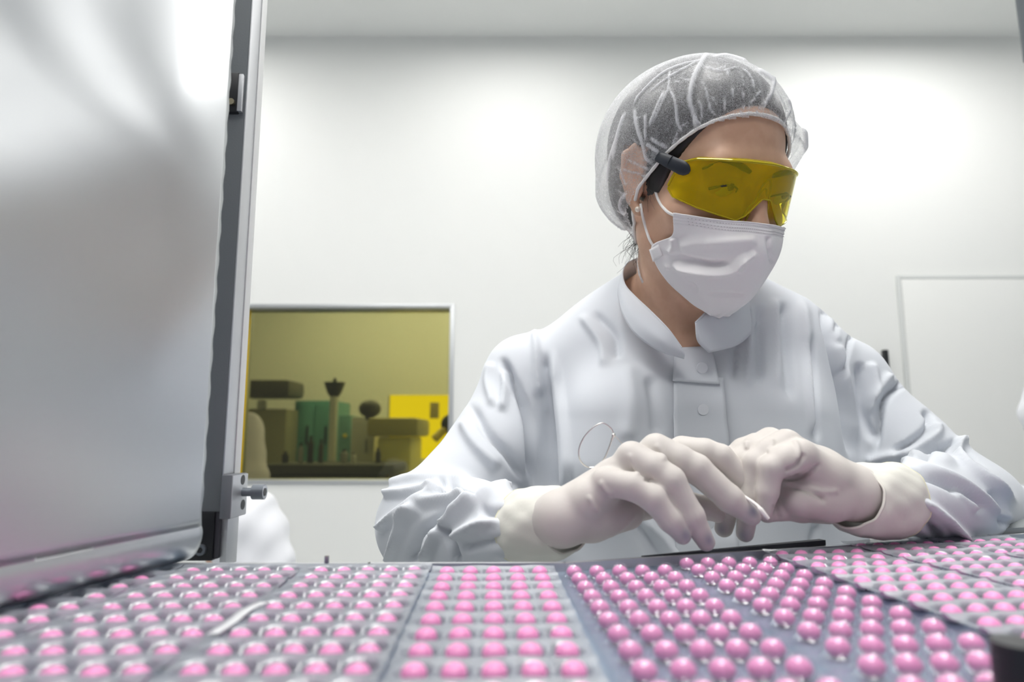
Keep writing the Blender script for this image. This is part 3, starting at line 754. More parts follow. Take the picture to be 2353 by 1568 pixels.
B.ell(H(-.042, -.030, .051), (.022, .018, .020), HR, .018).ell(H(.042, -.030, .051), (.022, .018, .020), HR, .018)
for s in (-1, 1):
    B.ell(H(s * .031, -.001, .094), (.019, .0125, .0165), HR, .010, 's')
    B.ell(H(s * .031, .000, .0745), (.0155, .0130, .0122), HR, .004)
    B.ell(H(s * .031, .0040, .0750), (.0150, .0105, .0130), HR, .003)
B.chain([H(0, .008, .079), H(0, -.013, .0865), H(0, -.035, .0955)], [.0070, .0072, .0102], .009)
for s in (-1, 1): B.ell(H(s * .0115, -.038, .085), (.0085, .0075, .011), HR, .006)
B.ell(H(0, -.070, .080), (.024, .012, .012), HR, .010)
B.cone(H(-.02, -.0695, .0905), H(.02, -.0695, .0905), .0022, .0022, .003, 's')
for s in (-1, 1):                                       # ears
    E_ = [H(s * .0690, .016, .011), H(s * .0740, .021, .001), H(s * .0770, .013, -.010), H(s * .0755, -.006, -.010), H(s * .0715, -.026, .003), H(s * .0675, -.036, .012)]
    B.ell(H(s * .0695, -.004, .003), (.0055, .027, .014), HR, .004)
    B.chain(E_, [.0035, .0042, .0042, .004, .0045, .0055], .003)
    B.cone(H(s * .0760, .004, .005), H(s * .0755, -.013, .008), .0045, .005, .004, 's')
NB = P(1592, 815, .688)
B.chain([H(.006, -.050, -.012), P(1582, 640, .668), NB], [.043, .047, .047], .02)
B.cone(H(-.040, -.036, -.006), P(1565, 812, .642), .012, .010, .016)          # neck muscle
B.cone(P(1590, 800, .665), P(1590, 860, .668), .025, .025, .02)
S1, S2 = P(1235, 870, .73), P(1940, 860, .73)
EL1, EL2 = P(975, 1222, .635), P(2225, 1170, .625)
W1, W2 = P(1278, 1198, .447), P(1985, 1145, .464)
B.chain([S1, P(1410, 830, .725), P(1590, 820, .72), P(1780, 830, .725), S2], [.028, .036, .046, .036, .028], .03)
B.ell(P(1590, 1010, .715), (.150, .090, .20), None, .03).ell(P(1590, 1290, .735), (.145, .095, .20), None, .03)
B.chain([S1, P(1142, 1038, .70), EL1, W1], [.028, .025, .023, .012], .012).chain([S2, P(2056, 1040, .70), EL2, W2], [.028, .025, .022, .012], .012)
B.cone(W1, P(1420, 1110, .444), 0.012, .010, .01).cone(W2, P(1840, 1080, .460), .012, .010, .01)
bx, by = person.location[0], person.location[1]
for s in (-1, 1):
    B.chain([(bx + s * .085, by + .05, .80), (bx + s * .09, by + .045, .48), (bx + s * .09, by + .06, .10)], [.085, .06, .045], .03)
    B.cone((bx + s * .09, by + .06, .045), (bx + s * .10, by - .06, .035), .045, .035, .03)
Tr = Field.box((bx - .26, by - .2, .03), (bx + .26, by + .26, .86), .011)
for s in (-1, 1): Tr.chain([(bx + s * .085, by + .05, .80), (bx + s * .09, by + .045, .48), (bx + s * .09, by + .06, .08)], [.100, .078, .068], .03)
V, Q = B.mesh(); V = relax(V, Q, 2)
body = link('body', V, Q, M['skin'], person)
V, Q = Tr.mesh(); link('trousers', relax(V, Q, 3), Q, M['coat'], person)
for s in (-1, 1):
    sh = Field.box((bx + s * .1 - .1, by - .16, -.02), (bx + s * .1 + .1, by + .16, .14), .006)
    sh.cone((bx + s * .09, by + .06, .048), (bx + s * .10, by - .065, .038), .056, .046, .03).half((0, 0, .001), (0, 0, -1))
    V, Q = sh.mesh(); link('shoe', relax(V, Q, 2), Q, M['mask'], person)
# eyes, brows, lashes
for s in (-1, 1):
    eye = MB().sph(H(s * .031, -.0015, .0745), .0124, 20).build('eyeball', M['eye_white'], person)
    MB().sph(H(s * .031 + .001, -.0040, .0840), (.0042, .0042, .0042), 14).build('iris', M['iris'], eye)
    br = cr([H(s * .050, .0070, .0690), H(s * .040, .0145, .0790), H(s * .027, .0145, .0845), H(s * .013, .0100, .0860)], 14)
    MB().tube(br, np.interp(np.linspace(0, 1, 14), [0, .3, .8, 1], [.0010, .0024, .0034, .0022]), 8, sy=.8).build('eyebrow', M['hair'], person)
    la = MB()
    up_ = cr([H(s * .0450, -.0085, .0765), H(s * .0390, -.0048, .0855), H(s * .031, -.0034, .0880), H(s * .0230, -.0052, .0860), H(s * .0180, -.0085, .0795)], 16)
    la.tube(up_, np.interp(np.linspace(0, 1, 16), [0, .2, .8, 1], [.0012, .0011, .0009, .0004]), 6)
    for p in up_[2:2]:
        o_ = p - H(s * .031, -.001, .076); o_ /= np.linalg.norm(o_)
        la.tube([p, p + o_ * .002 - HR[:, 1] * .001, p + o_ * .0036 - HR[:, 1] * .0030], [.0004, .0003, .0001], 4)
    la.build('eyelashes', M['hair'], person)

# ---- coat: torso and sleeves grown as one cloth
C = Field(np.arange(-.20, .60, .0025), np.arange(.37, .96, .0025), np.concatenate([np.arange(.40, .86, .010), np.arange(.86, 1.24, .0025)]))
C.chain([P(1215, 868, .73), P(1400, 815, .725), P(1590, 800, .725), P(1790, 808, .725), P(1930, 872, .73)], [.046, .050, .056, .052, .046], .03)
C.ell(P(1590, 1000, .715), (.170, .105, .20), None, .03)
C.ell(P(1592, 1260, .72), (.168, .115, .24), None, .03)
C.cone(P(1420, 960, .640), P(1420, 1060, .635), .045, .05, .04).cone(P(1770, 960, .640), P(1770, 1060, .635), .045, .05, .04)
C.chain([P(1205, 866, .73), P(1138, 1030, .69), P(988, 1208, .638)], [.043, .046, .048], .016)
C.chain([P(985, 1205, .638), P(1080, 1225, .55), P(1172, 1214, .478)], [.050, .043, .0245], .012)
C.chain([P(1944, 888, .73), P(2062, 1030, .69), P(2225, 1166, .630)], [.043, .046, .045], .016)
C.chain([P(2225, 1166, .630), P(2175, 1160, .55), P(2085, 1150, .482)], [.045, .040, .0240], .012)
C.cone(P(1238, 1070, .70), P(1240, 1230, .68), .022, .025, .02).cone(P(1935, 1080, .69), P(1925, 1240, .68), .022, .025, .02)
C.chain([P(1592, 1290, .72), (bx, by + .03, .62), (bx, by + .03, .42)], [.15, .155, .165], .05)
C.half((0, 0, .45), (0, 0, -1))
V, Q = C.mesh(); V = relax(V, Q, 3); N = vnormals(V, Q)
px = proj(V); front = ((CAM - V) * N).sum(1) > 0
COAT_FOLDS = FOLDS
V = folds(V, N, COAT_FOLDS)
V = V + N * np.clip(.003 - B.value(V), 0, .02)[:, None]
# wrinkle noise of worn cloth
V = relax(V, Q, 1)
# neck opening
OPEN = [(1425, 646), (1430, 672), (1447, 702), (1480, 738), (1530, 775), (1556, 800), (1566, 806), (1612, 802), (1622, 792), (1650, 762), (1700, 715), (1725, 680), (1700, 560), (1440, 560)]
ctr = V[Q].mean(1); pc = proj(ctr); ins = inpoly(pc[:, :2], OPEN) & (pc[:, 2] < .80)
# seat for the neck: open the cloth above the collar line all round
V, Q, _ = keep_faces(V, Q, ~ins)
coat = link('coat', V, Q, M['coat'], person); tag(coat, 'white long sleeved coat with band collar')
# ---- band collar, placket, buttons
def net_px(lst): return [P(*q) for q in lst]
top_ = [(1566, 799, .600), (1535, 757, .606), (1495, 716, .622), (1460, 683, .645), (1436, 655, .672), (1431, 625, .70), (1445, 603, .73), (1480, 592, .755), (1560, 590, .765), (1650, 600, .755), (1700, 622, .725), (1712, 645, .685), (1696, 668, .645), (1650, 692, .615), (1598, 742, .600)]
bot_ = [(1572, 824, .603), (1515, 806, .604), (1460, 767, .618), (1432, 722, .640), (1424, 692, .668), (1420, 668, .70), (1430, 655, .74), (1470, 650, .77), (1560, 650, .785), (1655, 665, .77), (1712, 690, .73), (1738, 716, .69), (1735, 750, .650), (1698, 790, .620), (1628, 810, .603)]
mid_ = [tuple(.5 * (np.array(a) + np.array(b)) + np.array([-2, 1, -.006])) for a, b in zip(top_, bot_)]
mid_[-1] = (1603, 784, .599); mid_[0] = (1573, 812, .600)
G = patch([net_px(top_), net_px(mid_), net_px(bot_)], 120, 14)
col_ = sheet('collar', G, M['coat'], coat, .0014)
hem = MB().tube(G[0] + (G[0] - G[2]) * .02, .0009, 6).tube(G[-1], .0007, 6).build('collar_hem', M['coat'], coat)
def drape(field, quad, nu, nv, off, d0, d1):
    """a cloth patch laid on a grown surface; quad = corner pixels TL TR BR BL (or rows of pixels)"""
    q = np.array(quad, float); G = np.zeros((nv, nu, 3))
    for i in range(nv):
        for j in range(nu):
            a, b = i / (nv - 1), j / (nu - 1)
            p = (1 - a) * ((1 - b) * q[0] + b * q[1]) + a * ((1 - b) * q[3] + b * q[2])
            G[i, j] = field.hit(p[0], p[1], d0, d1, 260) - off * (RAY(*p) / np.linalg.norm(RAY(*p)))
    return G
G = drape(C, [(1548, 866), (1662, 868), (1702, 1310), (1552, 1310)], 14, 40, .0035, .50, .75)
G = G + (.0006 * np.sin(np.arange(40) * .9))[:, None, None] * FWD
sheet('placket', G, M['coat'], coat, .0016)
tabp = [(1550, 800), (1634, 796), (1654, 884), (1546, 876)]
G = drape(C, tabp, 16, 14, .0058, .50, .75); sheet('collar_tab', G, M['coat'], coat, .0018)
for (x, y) in ((1608, 845), (1612, 940), (1622, 1200)):
    q = C.hit(x, y, .5, .75) - FWD * (.0075 if y < 860 else .0048)
    MB().cyl(q, q - FWD * .0012, .0052, 20).build('button', mat('white_button', (.78, .80, .84), .35) if 'button' not in M else M['button'], coat)

# ---- gloves
def dirt(o, V, tips, r, m):
    a = o.data.attributes.new('grime', 'FLOAT', 'POINT'); D = np.zeros(len(V))
    for t, rr_ in tips: D = np.maximum(D, np.exp(-(np.linalg.norm(V - t, axis=1) / (r * rr_)) ** 2))
    a.data.foreach_set('value', D.astype(np.float32))
gm = mat('latex_glove', (.66, .62, .58), .5, 0, .35, Subsurface_Weight=.0)
b_ = gm.node_tree.nodes['Principled BSDF']; at_ = nd(gm, 'ShaderNodeAttribute', attribute_name='grime'); mx = nd(gm, 'ShaderNodeMix', data_type='RGBA')
mx.inputs['A'].default_value = (.57, .535, .505, 1); mx.inputs['B'].default_value = (.22, .23, .28, 1)
lk(gm, at_.outputs['Fac'], mx.inputs['Factor']); lk(gm, mx.outputs['Result'], b_.inputs['Base Color'])
bump(gm, 260, .12, .0006); M['glove'] = gm
M['cuff'] = bump(mat('glove_cuff_latex', (.70, .69, .63), .55, 0, .3), 160, .25, .0008)
M['bead'] = mat('cuff_bead', (.74, .72, .50), .5)
def grow_glove(fingers, palm, extra, bump_folds, tips, name, label):
    allp = np.array([p for f in fingers + palm + extra for p in f[0]]); lo = allp.min(0) - .022; hi = allp.max(0) + .022
    g = Field.box(lo, hi, .00125)
    for pts, rs in palm: g.chain(pts, rs, .0055)
    for pts, rs in extra: g.chain(pts, rs, .008)
    for pts, rs in fingers:                     # each finger on its own, rooted in the palm, so that fingers stay apart
        f = Field(*g.ax); f.chain(pts, rs, .0025)
        F0_, F1_ = g.F, f.F; k = np.float32(.0022); h = np.clip(.5 + .5 * (F0_ - F1_) / k, 0, 1)
        g.F = F0_ * (1 - h) + F1_ * h - k * h * (1 - h)
    V, Q = g.mesh(); V = relax(V, Q, 3); N = vnormals(V, Q); V = folds(V, N, [(f[0], f[1] * 1.5, f[2], f[3]) for f in bump_folds])
    o = link('glove', V, Q, M['glove'], person); tag(o, label); dirt(o, V, tips, .0052, M['glove']); return o
def Fg(pts, rs): return ([P(*p) for p in pts], [rpx(r, p[2]) for r, p in zip(rs, pts)])
# her right hand (left in the picture): palm down, fingers fanned to the right
mcp = dict(p=(1392, 1108, .424), r=(1452, 1052, .434), m=(1508, 1034, .446), i=(1568, 1036, .460))
wr = (1290, 1192, .432)
FR = [Fg([mcp['p'], (1450, 1118, .417), (1500, 1146, .413), (1540, 1196, .412), (1568, 1232, .413)], [35, 31, 30, 27, 20]),
      Fg([mcp['r'], (1500, 1076, .426), (1541, 1106, .421), (1588, 1186, .418), (1622, 1246, .419)], [38, 35, 34, 30, 21]),
      Fg([mcp['m'], (1560, 1058, .440), (1600, 1078, .437), (1676, 1146, .433), (1727, 1186, .433)], [38, 35, 34, 31, 22]),
      Fg([mcp['i'], (1620, 1040, .455), (1656, 1052, .452), (1710, 1106, .449), (1741, 1136, .448)], [34, 31, 30, 27, 18]),
      Fg([(1400, 1180, .452), (1480, 1160, .462), (1560, 1150, .464), (1622, 1168, .460), (1650, 1182, .457)], [40, 33, 28, 26, 20])]
PR = [Fg([wr, (1345, 1150, .428), (1384, 1118, .425)], [56, 44, 30]), Fg([wr, (1378, 1126, .436), (1436, 1068, .435)], [54, 42, 33]), Fg([wr, (1408, 1098, .446), (1492, 1046, .447)], [54, 40, 34]),
      Fg([wr, (1436, 1094, .456), (1550, 1044, .461)], [52, 40, 31]), Fg([wr, (1360, 1192, .438), (1440, 1178, .448)], [56, 50, 40]), Fg([(1215, 1208, .462), wr], [60, 58])]
GF = [([(1352, 1138), (1362, 1160), (1378, 1180)], 1.2, 5, 5), ([(1378, 1104), (1390, 1124), (1410, 1140)], 1.0, 5, 5), ([(1445, 1040), (1455, 1070), (1470, 1094)], .9, 6, 5),
      ([(1395, 1235), (1430, 1212), (1465, 1178)], .9, 5, 5), ([(1480, 1098), (1490, 1104), (1500, 1100)], -1.0, 5, 5), ([(1505, 1020), (1520, 1040), (1530, 1060)], .8, 6, 6)]
tipsR = [(P(1582, 1232, .406), 1.0), (P(1636, 1244, .411), 1.0), (P(1733, 1176, .426), .9), (P(1748, 1128, .441), 1.0)]
grow_glove(FR, PR, [], GF, tipsR, 'glove', 'white latex glove with spread fingers')
# her left hand (right in the picture): fingers curled down
mc2 = dict(p=(1838, 1046, .440), r=(1806, 1022, .452), m=(1770, 1016, .464), i=(1738, 1026, .476))
wl2 = (1968, 1134, .455)
FL = [Fg([mc2['p'], (1800, 1060, .434), (1772, 1076, .432), (1764, 1130, .431), (1757, 1178, .432)], [38, 34, 29, 24, 17]),
      Fg([mc2['r'], (1768, 1042, .447), (1738, 1066, .445), (1724, 1140, .444), (1712, 1226, .446)], [36, 33, 30, 26, 20]),
      Fg([mc2['m'], (1734, 1034, .460), (1704, 1060, .458), (1680, 1140, .457), (1663, 1214, .459)], [34, 31, 29, 26, 21]),
      Fg([mc2['i'], (1708, 1036, .473), (1682, 1056, .472), (1660, 1100, .470), (1652, 1150, .468)], [31, 28, 26, 25, 20]),
      Fg([(1900, 1160, .466), (1840, 1164, .456), (1796, 1168, .450), (1762, 1182, .447)], [44, 36, 28, 20])]
PL = [Fg([wl2, (1900, 1096, .447), (1846, 1050, .441)], [56, 48, 34]), Fg([wl2, (1890, 1078, .456), (1816, 1028, .453)], [54, 44, 33]), Fg([wl2, (1880, 1072, .466), (1782, 1024, .465)], [52, 42, 31]), Fg([wl2, (1870, 1072, .476), (1750, 1034, .477)], [50, 40, 28]),
      Fg([wl2, (1905, 1146, .448), (1836, 1148, .443)], [56, 50, 40]), Fg([(1900, 1118, .456), (1806, 1116, .453)], [42, 36]), Fg([(2040, 1148, .476), wl2], [58, 56])]
GL = [([(1800, 1084), (1832, 1070), (1850, 1040)], -1.6, 5, 5), ([(1796, 1102), (1850, 1094), (1888, 1064)], -1.8, 5, 4), ([(1792, 1112), (1850, 1124), (1886, 1142), (1896, 1158)], -1.8, 4, 6),
      ([(1776, 1160), (1786, 1172), (1792, 1196)], -1.4, 4, 4), ([(1824, 1010), (1834, 1030), (1836, 1062)], 1.0, 5, 5), ([(1772, 1006), (1774, 1026), (1764, 1042)], .9, 5, 5), ([(1855, 1128), (1900, 1130), (1930, 1128)], 1.0, 7, 7), ([(1715, 1014), (1716, 1034)], .9, 5, 5)]
tipsL = [(P(1704, 1236, .438), 1.1), (P(1652, 1220, .451), 1.1)]
grow_glove(FL, PL, [], GL, tipsL, 'glove', 'white latex glove with curled fingers')
# turned glove cuffs: open rings of latex round the sleeve ends
def cuff(rings, seg, label, parent, seed):
    """rings: centre px, depth, (half height px along, axis tilt) ; axis from first to last"""
    c = np.array([P(*r[:3]) for r in rings]); ax = c[-1] - c[0]; ax /= np.linalg.norm(ax)
    u = np.array([0, 0, 1.0]); u -= ax * (u @ ax); u /= np.linalg.norm(u); w = np.cross(ax, u)
    G = np.zeros((len(rings) * 6, seg + 0, 3)); cc = cr(c, len(G)); rr_ = cr(np.array([[rpx(r[3], r[2]), r[4] if len(r) > 4 else 0, 0] for r in rings]), len(G)); a = np.linspace(0, 2 * math.pi, seg, endpoint=False)
    for i in range(len(G)):
        t = i / (len(G) - 1); wob = 1 + .022 * np.sin(a * 3 + seed + t * 4) + .016 * np.sin(a * 7 - seed * 2 + t * 9) + .010 * np.sin(a * 12 + seed * 5 - t * 14)
        G[i] = cc[i] + rr_[i, 0] * wob[:, None] * (np.cos(a)[:, None] * u + np.sin(a)[:, None] * w) + rr_[i, 1] * .001 * (np.cos(a + .5))[:, None] * ax
    o = sheet('glove_cuff', G, M['cuff'], person, .0007, True); tag(o, label)
    MB().tube(np.vstack([G[0], G[0][:1]]), .0007, 6, cap=False).build('cuff_bead', M['bead'], o)
    MB().tube(np.vstack([G[-1], G[-1][:1]]), .0009, 6, cap=False).build('cuff_roll', M['cuff'], o)
cuff([(1212, 1211, .474, 84, 3), (1232, 1208, .464, 84, 3), (1262, 1204, .450, 82, 4), (1290, 1199, .438, 76, 4), (1302, 1197, .433, 70, 4)], 56, 'turned up white glove cuff over the sleeve end', person, 1.0)
cuff([(2046, 1150, .478, 84, -3), (2030, 1150, .472, 85, -3), (2000, 1148, .463, 84, -4), (1970, 1145, .454, 80, -4), (1956, 1142, .450, 70, -4)], 56, 'turned up white glove cuff with yellowish bead', person, 2.3)

# ---- wire loop tool in her right hand, and the white tip between the fingers
wt_ = empty('wire_loop_tool', P(1408, 1000, .452), 'thin bright wire loop with twisted neck held in the right gloved hand', 'wire tool')
lp = cr([P(x, y, .452) for x, y in ((1411, 999), (1404, 985), (1390, 974), (1378, 974), (1360, 985), (1342, 1005), (1331, 1030), (1331, 1052), (1340, 1067), (1355, 1075), (1372, 1072), (1388, 1055), (1397, 1035), (1404, 1016), (1408, 1006))], 70)
MB().tube(lp, .00055, 8).build('loop', M['wire'], wt_)
nk = cr([P(1412, 996, .452), P(1409, 1003, .452), P(1405, 1012, .452)], 12)
MB().tube(nk, np.interp(np.linspace(0, 1, 12), [0, .3, .55, 1], [.0007, .0015, .0010, .0008]), 10).build('twisted_neck', M['wire'], wt_)
MB().tube(cr([P(1411, 1000, .452), P(1428, 1018, .4515), P(1450, 1044, .452)], 8), .00032, 6).build('stem', M['wire'], wt_)
pl = empty('white_splint', P(1745, 1180, .437), 'slim white stick pinched between the index and middle fingertips', 'stick')
MB().tube(cr([P(1690, 1128, .436), P(1735, 1158, .424), P(1748, 1172, .420), P(1766, 1193, .418)], 12), np.interp(np.linspace(0, 1, 12), [0, .5, .65, 1], [.0010, .0011, .0018, .0011]), 8).build('shaft', M['tip'], pl)
# ---- hair under the net, and loose strands
hf = Field.box(H(0, .03, -.02) - .17, H(0, .03, -.02) + .17, .0026)
hf.ell(H(0, .030, -.014), (.0785, .084, .095), HR, .01)
hf.ell(H(0, -.020, -.060), (.050, .042, .038), HR, .02)
hf.ell(H(-.059, .000, .014), (.0125, .026, .021), HR, .012).ell(H(.059, .000, .014), (.0125, .026, .021), HR, .012)
n_ = HR @ np.array([0, -.80, .60]); hf.half(H(0, .058, .066), HR @ np.array([0, -.42, .91]))
V, Q = hf.mesh(); V = relax(V, Q, 2)
lv = HL(V[Q].mean(1))
u_, v_, w_ = lv.T
low = np.where(w_ > -.02, -.040 + np.clip((w_ + .02) / .06, 0, 1) * .028, -.078)
V, Q, _ = keep_faces(V, Q, (v_ > low) & ~((np.abs(u_) > .066) & (w_ < .021) & (w_ > -.017) & (v_ < .022)))
hm = M['hair']; 
hair = link('hair', V, Q, hm, person); tag(hair, 'dark brown hair')
st = MB(); r_ = np.random.default_rng(3)
for i in range(60):
    x0 = 1466 + r_.uniform(-8, 16); y0 = 505 + r_.uniform(-15, 25); dx = r_.uniform(-46, 10); dy = r_.uniform(35, 105)
    pts = [P(x0, y0, .655), P(x0 + dx * .2 + r_.normal() * 6, y0 + dy * .4, .657), P(x0 + dx * .7 + r_.normal() * 9, y0 + dy * .75, .66), P(x0 + dx, y0 + dy, .662)]
    st.tube(cr(pts, 10), np.linspace(.00024, .00010, 10), 4)
st.build('nape_strands', hm, hair); st = MB()
for i in range(16):
    x0 = 1524 + r_.uniform(-10, 12); y0 = 392 + r_.uniform(-8, 20)
    pts = [H(-.0690, .006, .022) + (P(x0, y0, .6) - P(1524, 392, .6)), None, None]
    a = HL(pts[0]); b = H(a[0] * 1.0 - .001, a[1] - r_.uniform(.012, .03), a[2] + r_.uniform(-.004, .006)); c = H(a[0] - .0005, HL(b)[1] - r_.uniform(.004, .014), a[2] + r_.uniform(0, .01))
    st.tube(cr([pts[0], b, c], 8), np.linspace(.0002, .00008, 8), 4)
st.build('temple_strands', hm, hair)

# ---- face mask
EDGE = [(1548, 490), (1546, 540), (1500, 570), (1534, 645), (1606, 709)]
Rw = []
for (x, y) in EDGE:
    q = HL(B.hit(x, y, .5, .72)); nrm = np.array([q[0], 0, q[2]]); nrm /= np.linalg.norm(nrm); Rw.append(q + nrm * .0035)
CEN = [(0, -.031, .1075), (0, -.051, .1145), (0, -.072, .1080), (0, -.101, .0985), (0, -.1215, .0735)]
QF = [.76, .92, 1.00, .98, .85]
net = []
for i in range(5):
    r = Rw[i]; c = np.array(CEN[i]); l = r * np.array([-1, 1, 1])
    q1 = np.array([r[0] * .60, .5 * (r[1] + c[1]) - .001, r[2] + (c[2] - r[2]) * .66 * QF[i] + (.004 if i < 3 else .002)])
    q2 = q1 * np.array([-1, 1, 1])
    n1 = np.array([r[0] * .24, c[1] + .15 * (r[1] - c[1]), c[2] - (.007 if i < 2 else .0045)]); n2 = n1 * np.array([-1, 1, 1])
    net.append([H(*p) for p in (r, q1, n1, c, n2, q2, l)])
G = patch(net, 150, 110)
Vm = G.reshape(-1, 3); Qm = grid_faces(110, 150); Nm = vnormals(Vm, Qm)
if ((Nm * (CAM - Vm)).sum(1) > 0).mean() < .5: Nm = -Nm; Qm = Qm[:, ::-1]
MASK_FOLDS = [
 ([(1538, 590), (1570, 598), (1600, 606), (1640, 612), (1680, 606)], -4.5, 12, 6),
 ([(1560, 570), (1600, 560), (1640, 560)], 2.0, 16, 16),
 ([(1540, 606), (1580, 620), (1640, 628), (1680, 622), (1700, 600), (1722, 586)], 4.5, 9, 7),
 ([(1690, 628), (1712, 600), (1740, 580)], 3.0, 9, 9),
 ([(1620, 560), (1680, 556), (1745, 552)], 2.0, 14, 16),
 ([(1535, 612), (1570, 645), (1592, 660), (1596, 676)], -3.2, 6, 12),
 ([(1525, 600), (1560, 640), (1590, 655)], 2.0, 7, 7),
 ([(1620, 672), (1670, 676), (1720, 678)], -1.2, 6, 8),
 ([(1765, 540), (1768, 570), (1778, 610)], -2.0, 7, 7),
 ([(1545, 545), (1548, 566), (1540, 586)], 2.0, 8, 8), ([(1500, 575), (1515, 590), (1535, 585)], -2.0, 6, 6)]
Vm = folds(Vm, Nm, [(f[0], f[1] * 1.7, f[2] * .85, f[3] * .85) for f in MASK_FOLDS])
Vm = Vm + Nm * np.clip(.0026 - B.value(Vm), 0, .02)[:, None]
# stitched rows along the nose wire, three fine grooves
tt = np.linspace(0, 1, 110)
Gm = Vm.reshape(110, 150, 3)
for t0 in (.035, .07, .105):
    k = np.abs(tt - t0 / 1.0).argmin(); Gm[k] -= Nm.reshape(110, 150, 3)[k] * .0005
mask = link('face_mask', Gm.reshape(-1, 3), Qm, M['mask'], person); s_ = mask.modifiers.new('thickness', 'SOLIDIFY'); s_.thickness = .0009; s_.offset = -1
tag(mask, 'white pleated disposable face mask')
stc = mat('stitch_grey', (.42, .40, .42), .7)
for t0 in (.028, .062, .096):
    k = np.abs(tt - t0).argmin(); row = Gm[k] + Nm.reshape(110, 150, 3)[k] * .0003; sm = MB()
    for j in range(8, 142, 2): sm.tube([row[j], row[j] * .5 + row[j + 1] * .5], .00026, 4)
    sm.build('stitch_row', stc, mask)
sm = MB(); 
MB().tube(Gm[0, 1:-1], .0007, 6).build('top_hem', M['mask'], mask)
for q4 in ([(1492, 574), (1513, 562), (1523, 588), (1501, 602)],):
    Gq = drape(B, q4, 6, 6, .0045, .5, .72); sheet('corner_tab', Gq, M['mask'], mask, .0008)
lps = [[(1549, 497, .0), (1530, 486), (1512, 462), (1502, 430), (1496, 404)], [(1501, 568), (1490, 548), (1480, 515), (1474, 490), (1471, 470)]]
for lp in lps:
    pts = []
    for n, q in enumerate(lp):
        h = B.hit(q[0], q[1], .5, .72); pts.append(h - FWD * .0022)
    MB().tube(cr(pts, 30), .0013, 8).build('ear_loop', M['cord'], mask)

# ---- goggles: one wrapped yellow lens, nose piece, two temple arms
LA, LB, LW = .0735, .0800, .0185
def lens_uv(x, y):
    """pixel -> (angle, height) on the lens cylinder of the head"""
    o = HL(CAM); d = HR.T @ RAY(x, y)
    a = (d[0] / LA) ** 2 + (d[2] / LB) ** 2; b = 2 * (o[0] * d[0] / LA ** 2 + (o[2] - LW) * d[2] / LB ** 2); c = (o[0] / LA) ** 2 + ((o[2] - LW) / LB) ** 2 - 1
    D = b * b - 4 * a * c; t = (-b - math.sqrt(max(D, 0))) / (2 * a); p = o + t * d
    return math.atan2(p[0] / LA, (p[2] - LW) / LB), p[1]
def LP(al, v, off=0.0):
    k = np.asarray(v) * 0
    return H((LA + off) * math.sin(al), v, LW + (LB + off) * math.cos(al))
tops = [lens_uv(*q) for q in ((1572, 372), (1600, 366), (1660, 368), (1720, 372), (1780, 379))]
bots = [lens_uv(*q) for q in ((1534, 432), (1545, 452), (1600, 477), (1650, 494), (1690, 507), (1712, 497), (1735, 475), (1752, 458))]
ta = np.array(sorted(tops)); ba = np.array(sorted(bots))
a_end = ba[0, 0]
als = np.concatenate([np.linspace(a_end, -.02, 70)]); als = np.concatenate([als, -als[::-1]])
vt = np.interp(-np.abs(als), ta[:, 0], ta[:, 1]); vb = np.interp(-np.abs(als), ba[:, 0], ba[:, 1])
# round outer tips
e_ = np.clip((np.abs(als) - abs(ta[0, 0])) / (abs(a_end) - abs(ta[0, 0]) + 1e-6), 0, 1)
vmid = ba[0, 1]; vt = vt * (1 - e_ ** 1.6) + (vmid + .002) * e_ ** 1.6
nv = 26
G = np.array([[LP(a, vb[j] + (vt[j] - vb[j]) * i / (nv - 1)) for j, a in enumerate(als)] for i in range(nv)])
lens = link('goggle_lens', G.reshape(-1, 3), grid_faces(*G.shape[:2]), M['lens'], person); tag(lens, 'yellow tinted wraparound goggle lens')
MB().tube(np.vstack([G[-1]]), .0011, 8).build('top_edge', M['lens_rim'], lens); MB().tube(G[0], .0007, 8).build('bottom_edge', M['lens_rim'], lens)
# brow ledge of the lens
Gb = np.array([[LP(a, vt[j] + .0003, -.0075 * q) + HR[:, 1] * .0020 * q for j, a in enumerate(als) if abs(a) < abs(ta[0, 0])] for q in (0, .5, 1)])
sheet('brow_ledge', Gb, M['lens_rim'], lens, .0010)
npc = cr([LP(-.26, -.034, -.004), LP(-.20, -.021, -.004), LP(-.12, -.013, -.004), LP(-.07, .000, -.003), LP(0, .006, -.002), LP(.07, .000, -.003), LP(.10, -.013, -.004), LP(.14, -.030, -.004)], 40)
MB().tube(npc, .0009, 8).build('nose_piece', M['lens_rim'], lens)
npc2 = cr([LP(-.19, -.036, -.006), LP(-.13, -.022, -.006), LP(-.05, -.006, -.005), LP(0, -.002, -.004), LP(.05, -.006, -.005), LP(.09, -.022, -.006), LP(.12, -.034, -.006)], 40)
MB().tube(npc2, .0008, 8).build('nose_pad', M['lens_rim'], lens)
for s in (-1, 1):
    tm = cr([H(s * .0600, .0030, .066), H(s * .0650, .0062, .059), H(s * .0700, .0100, .047), H(s * .0722, .0138, .033), H(s * .0700, .0160, .012), H(s * .0700, .014, -.010), H(s * .0720, .010, -.024)], 30)
    t_ = MB().tube(tm, np.interp(np.linspace(0, 1, 30), [0, .05, .14, .3, .6, 1], [.0015, .0048, .0060, .0055, .0045, .0032]), 12, sy=.32, up=HR[:, 1]).build('temple_arm', M['temple'], person)
    tag(t_, 'black goggle temple arm')
    j = 9; MB().tube([tm[j] - (tm[j + 1] - tm[j]) * .06, tm[j] + (tm[j + 1] - tm[j]) * .06], .0059, 12, sy=.36, up=HR[:, 1]).build('joint_line', M['black'], t_)

# ---- pearl stud
q = H(-.0715, -.0345, .0165); MB().sph(q, .0027, 16).build('ear_stud', M['pearl'], person)

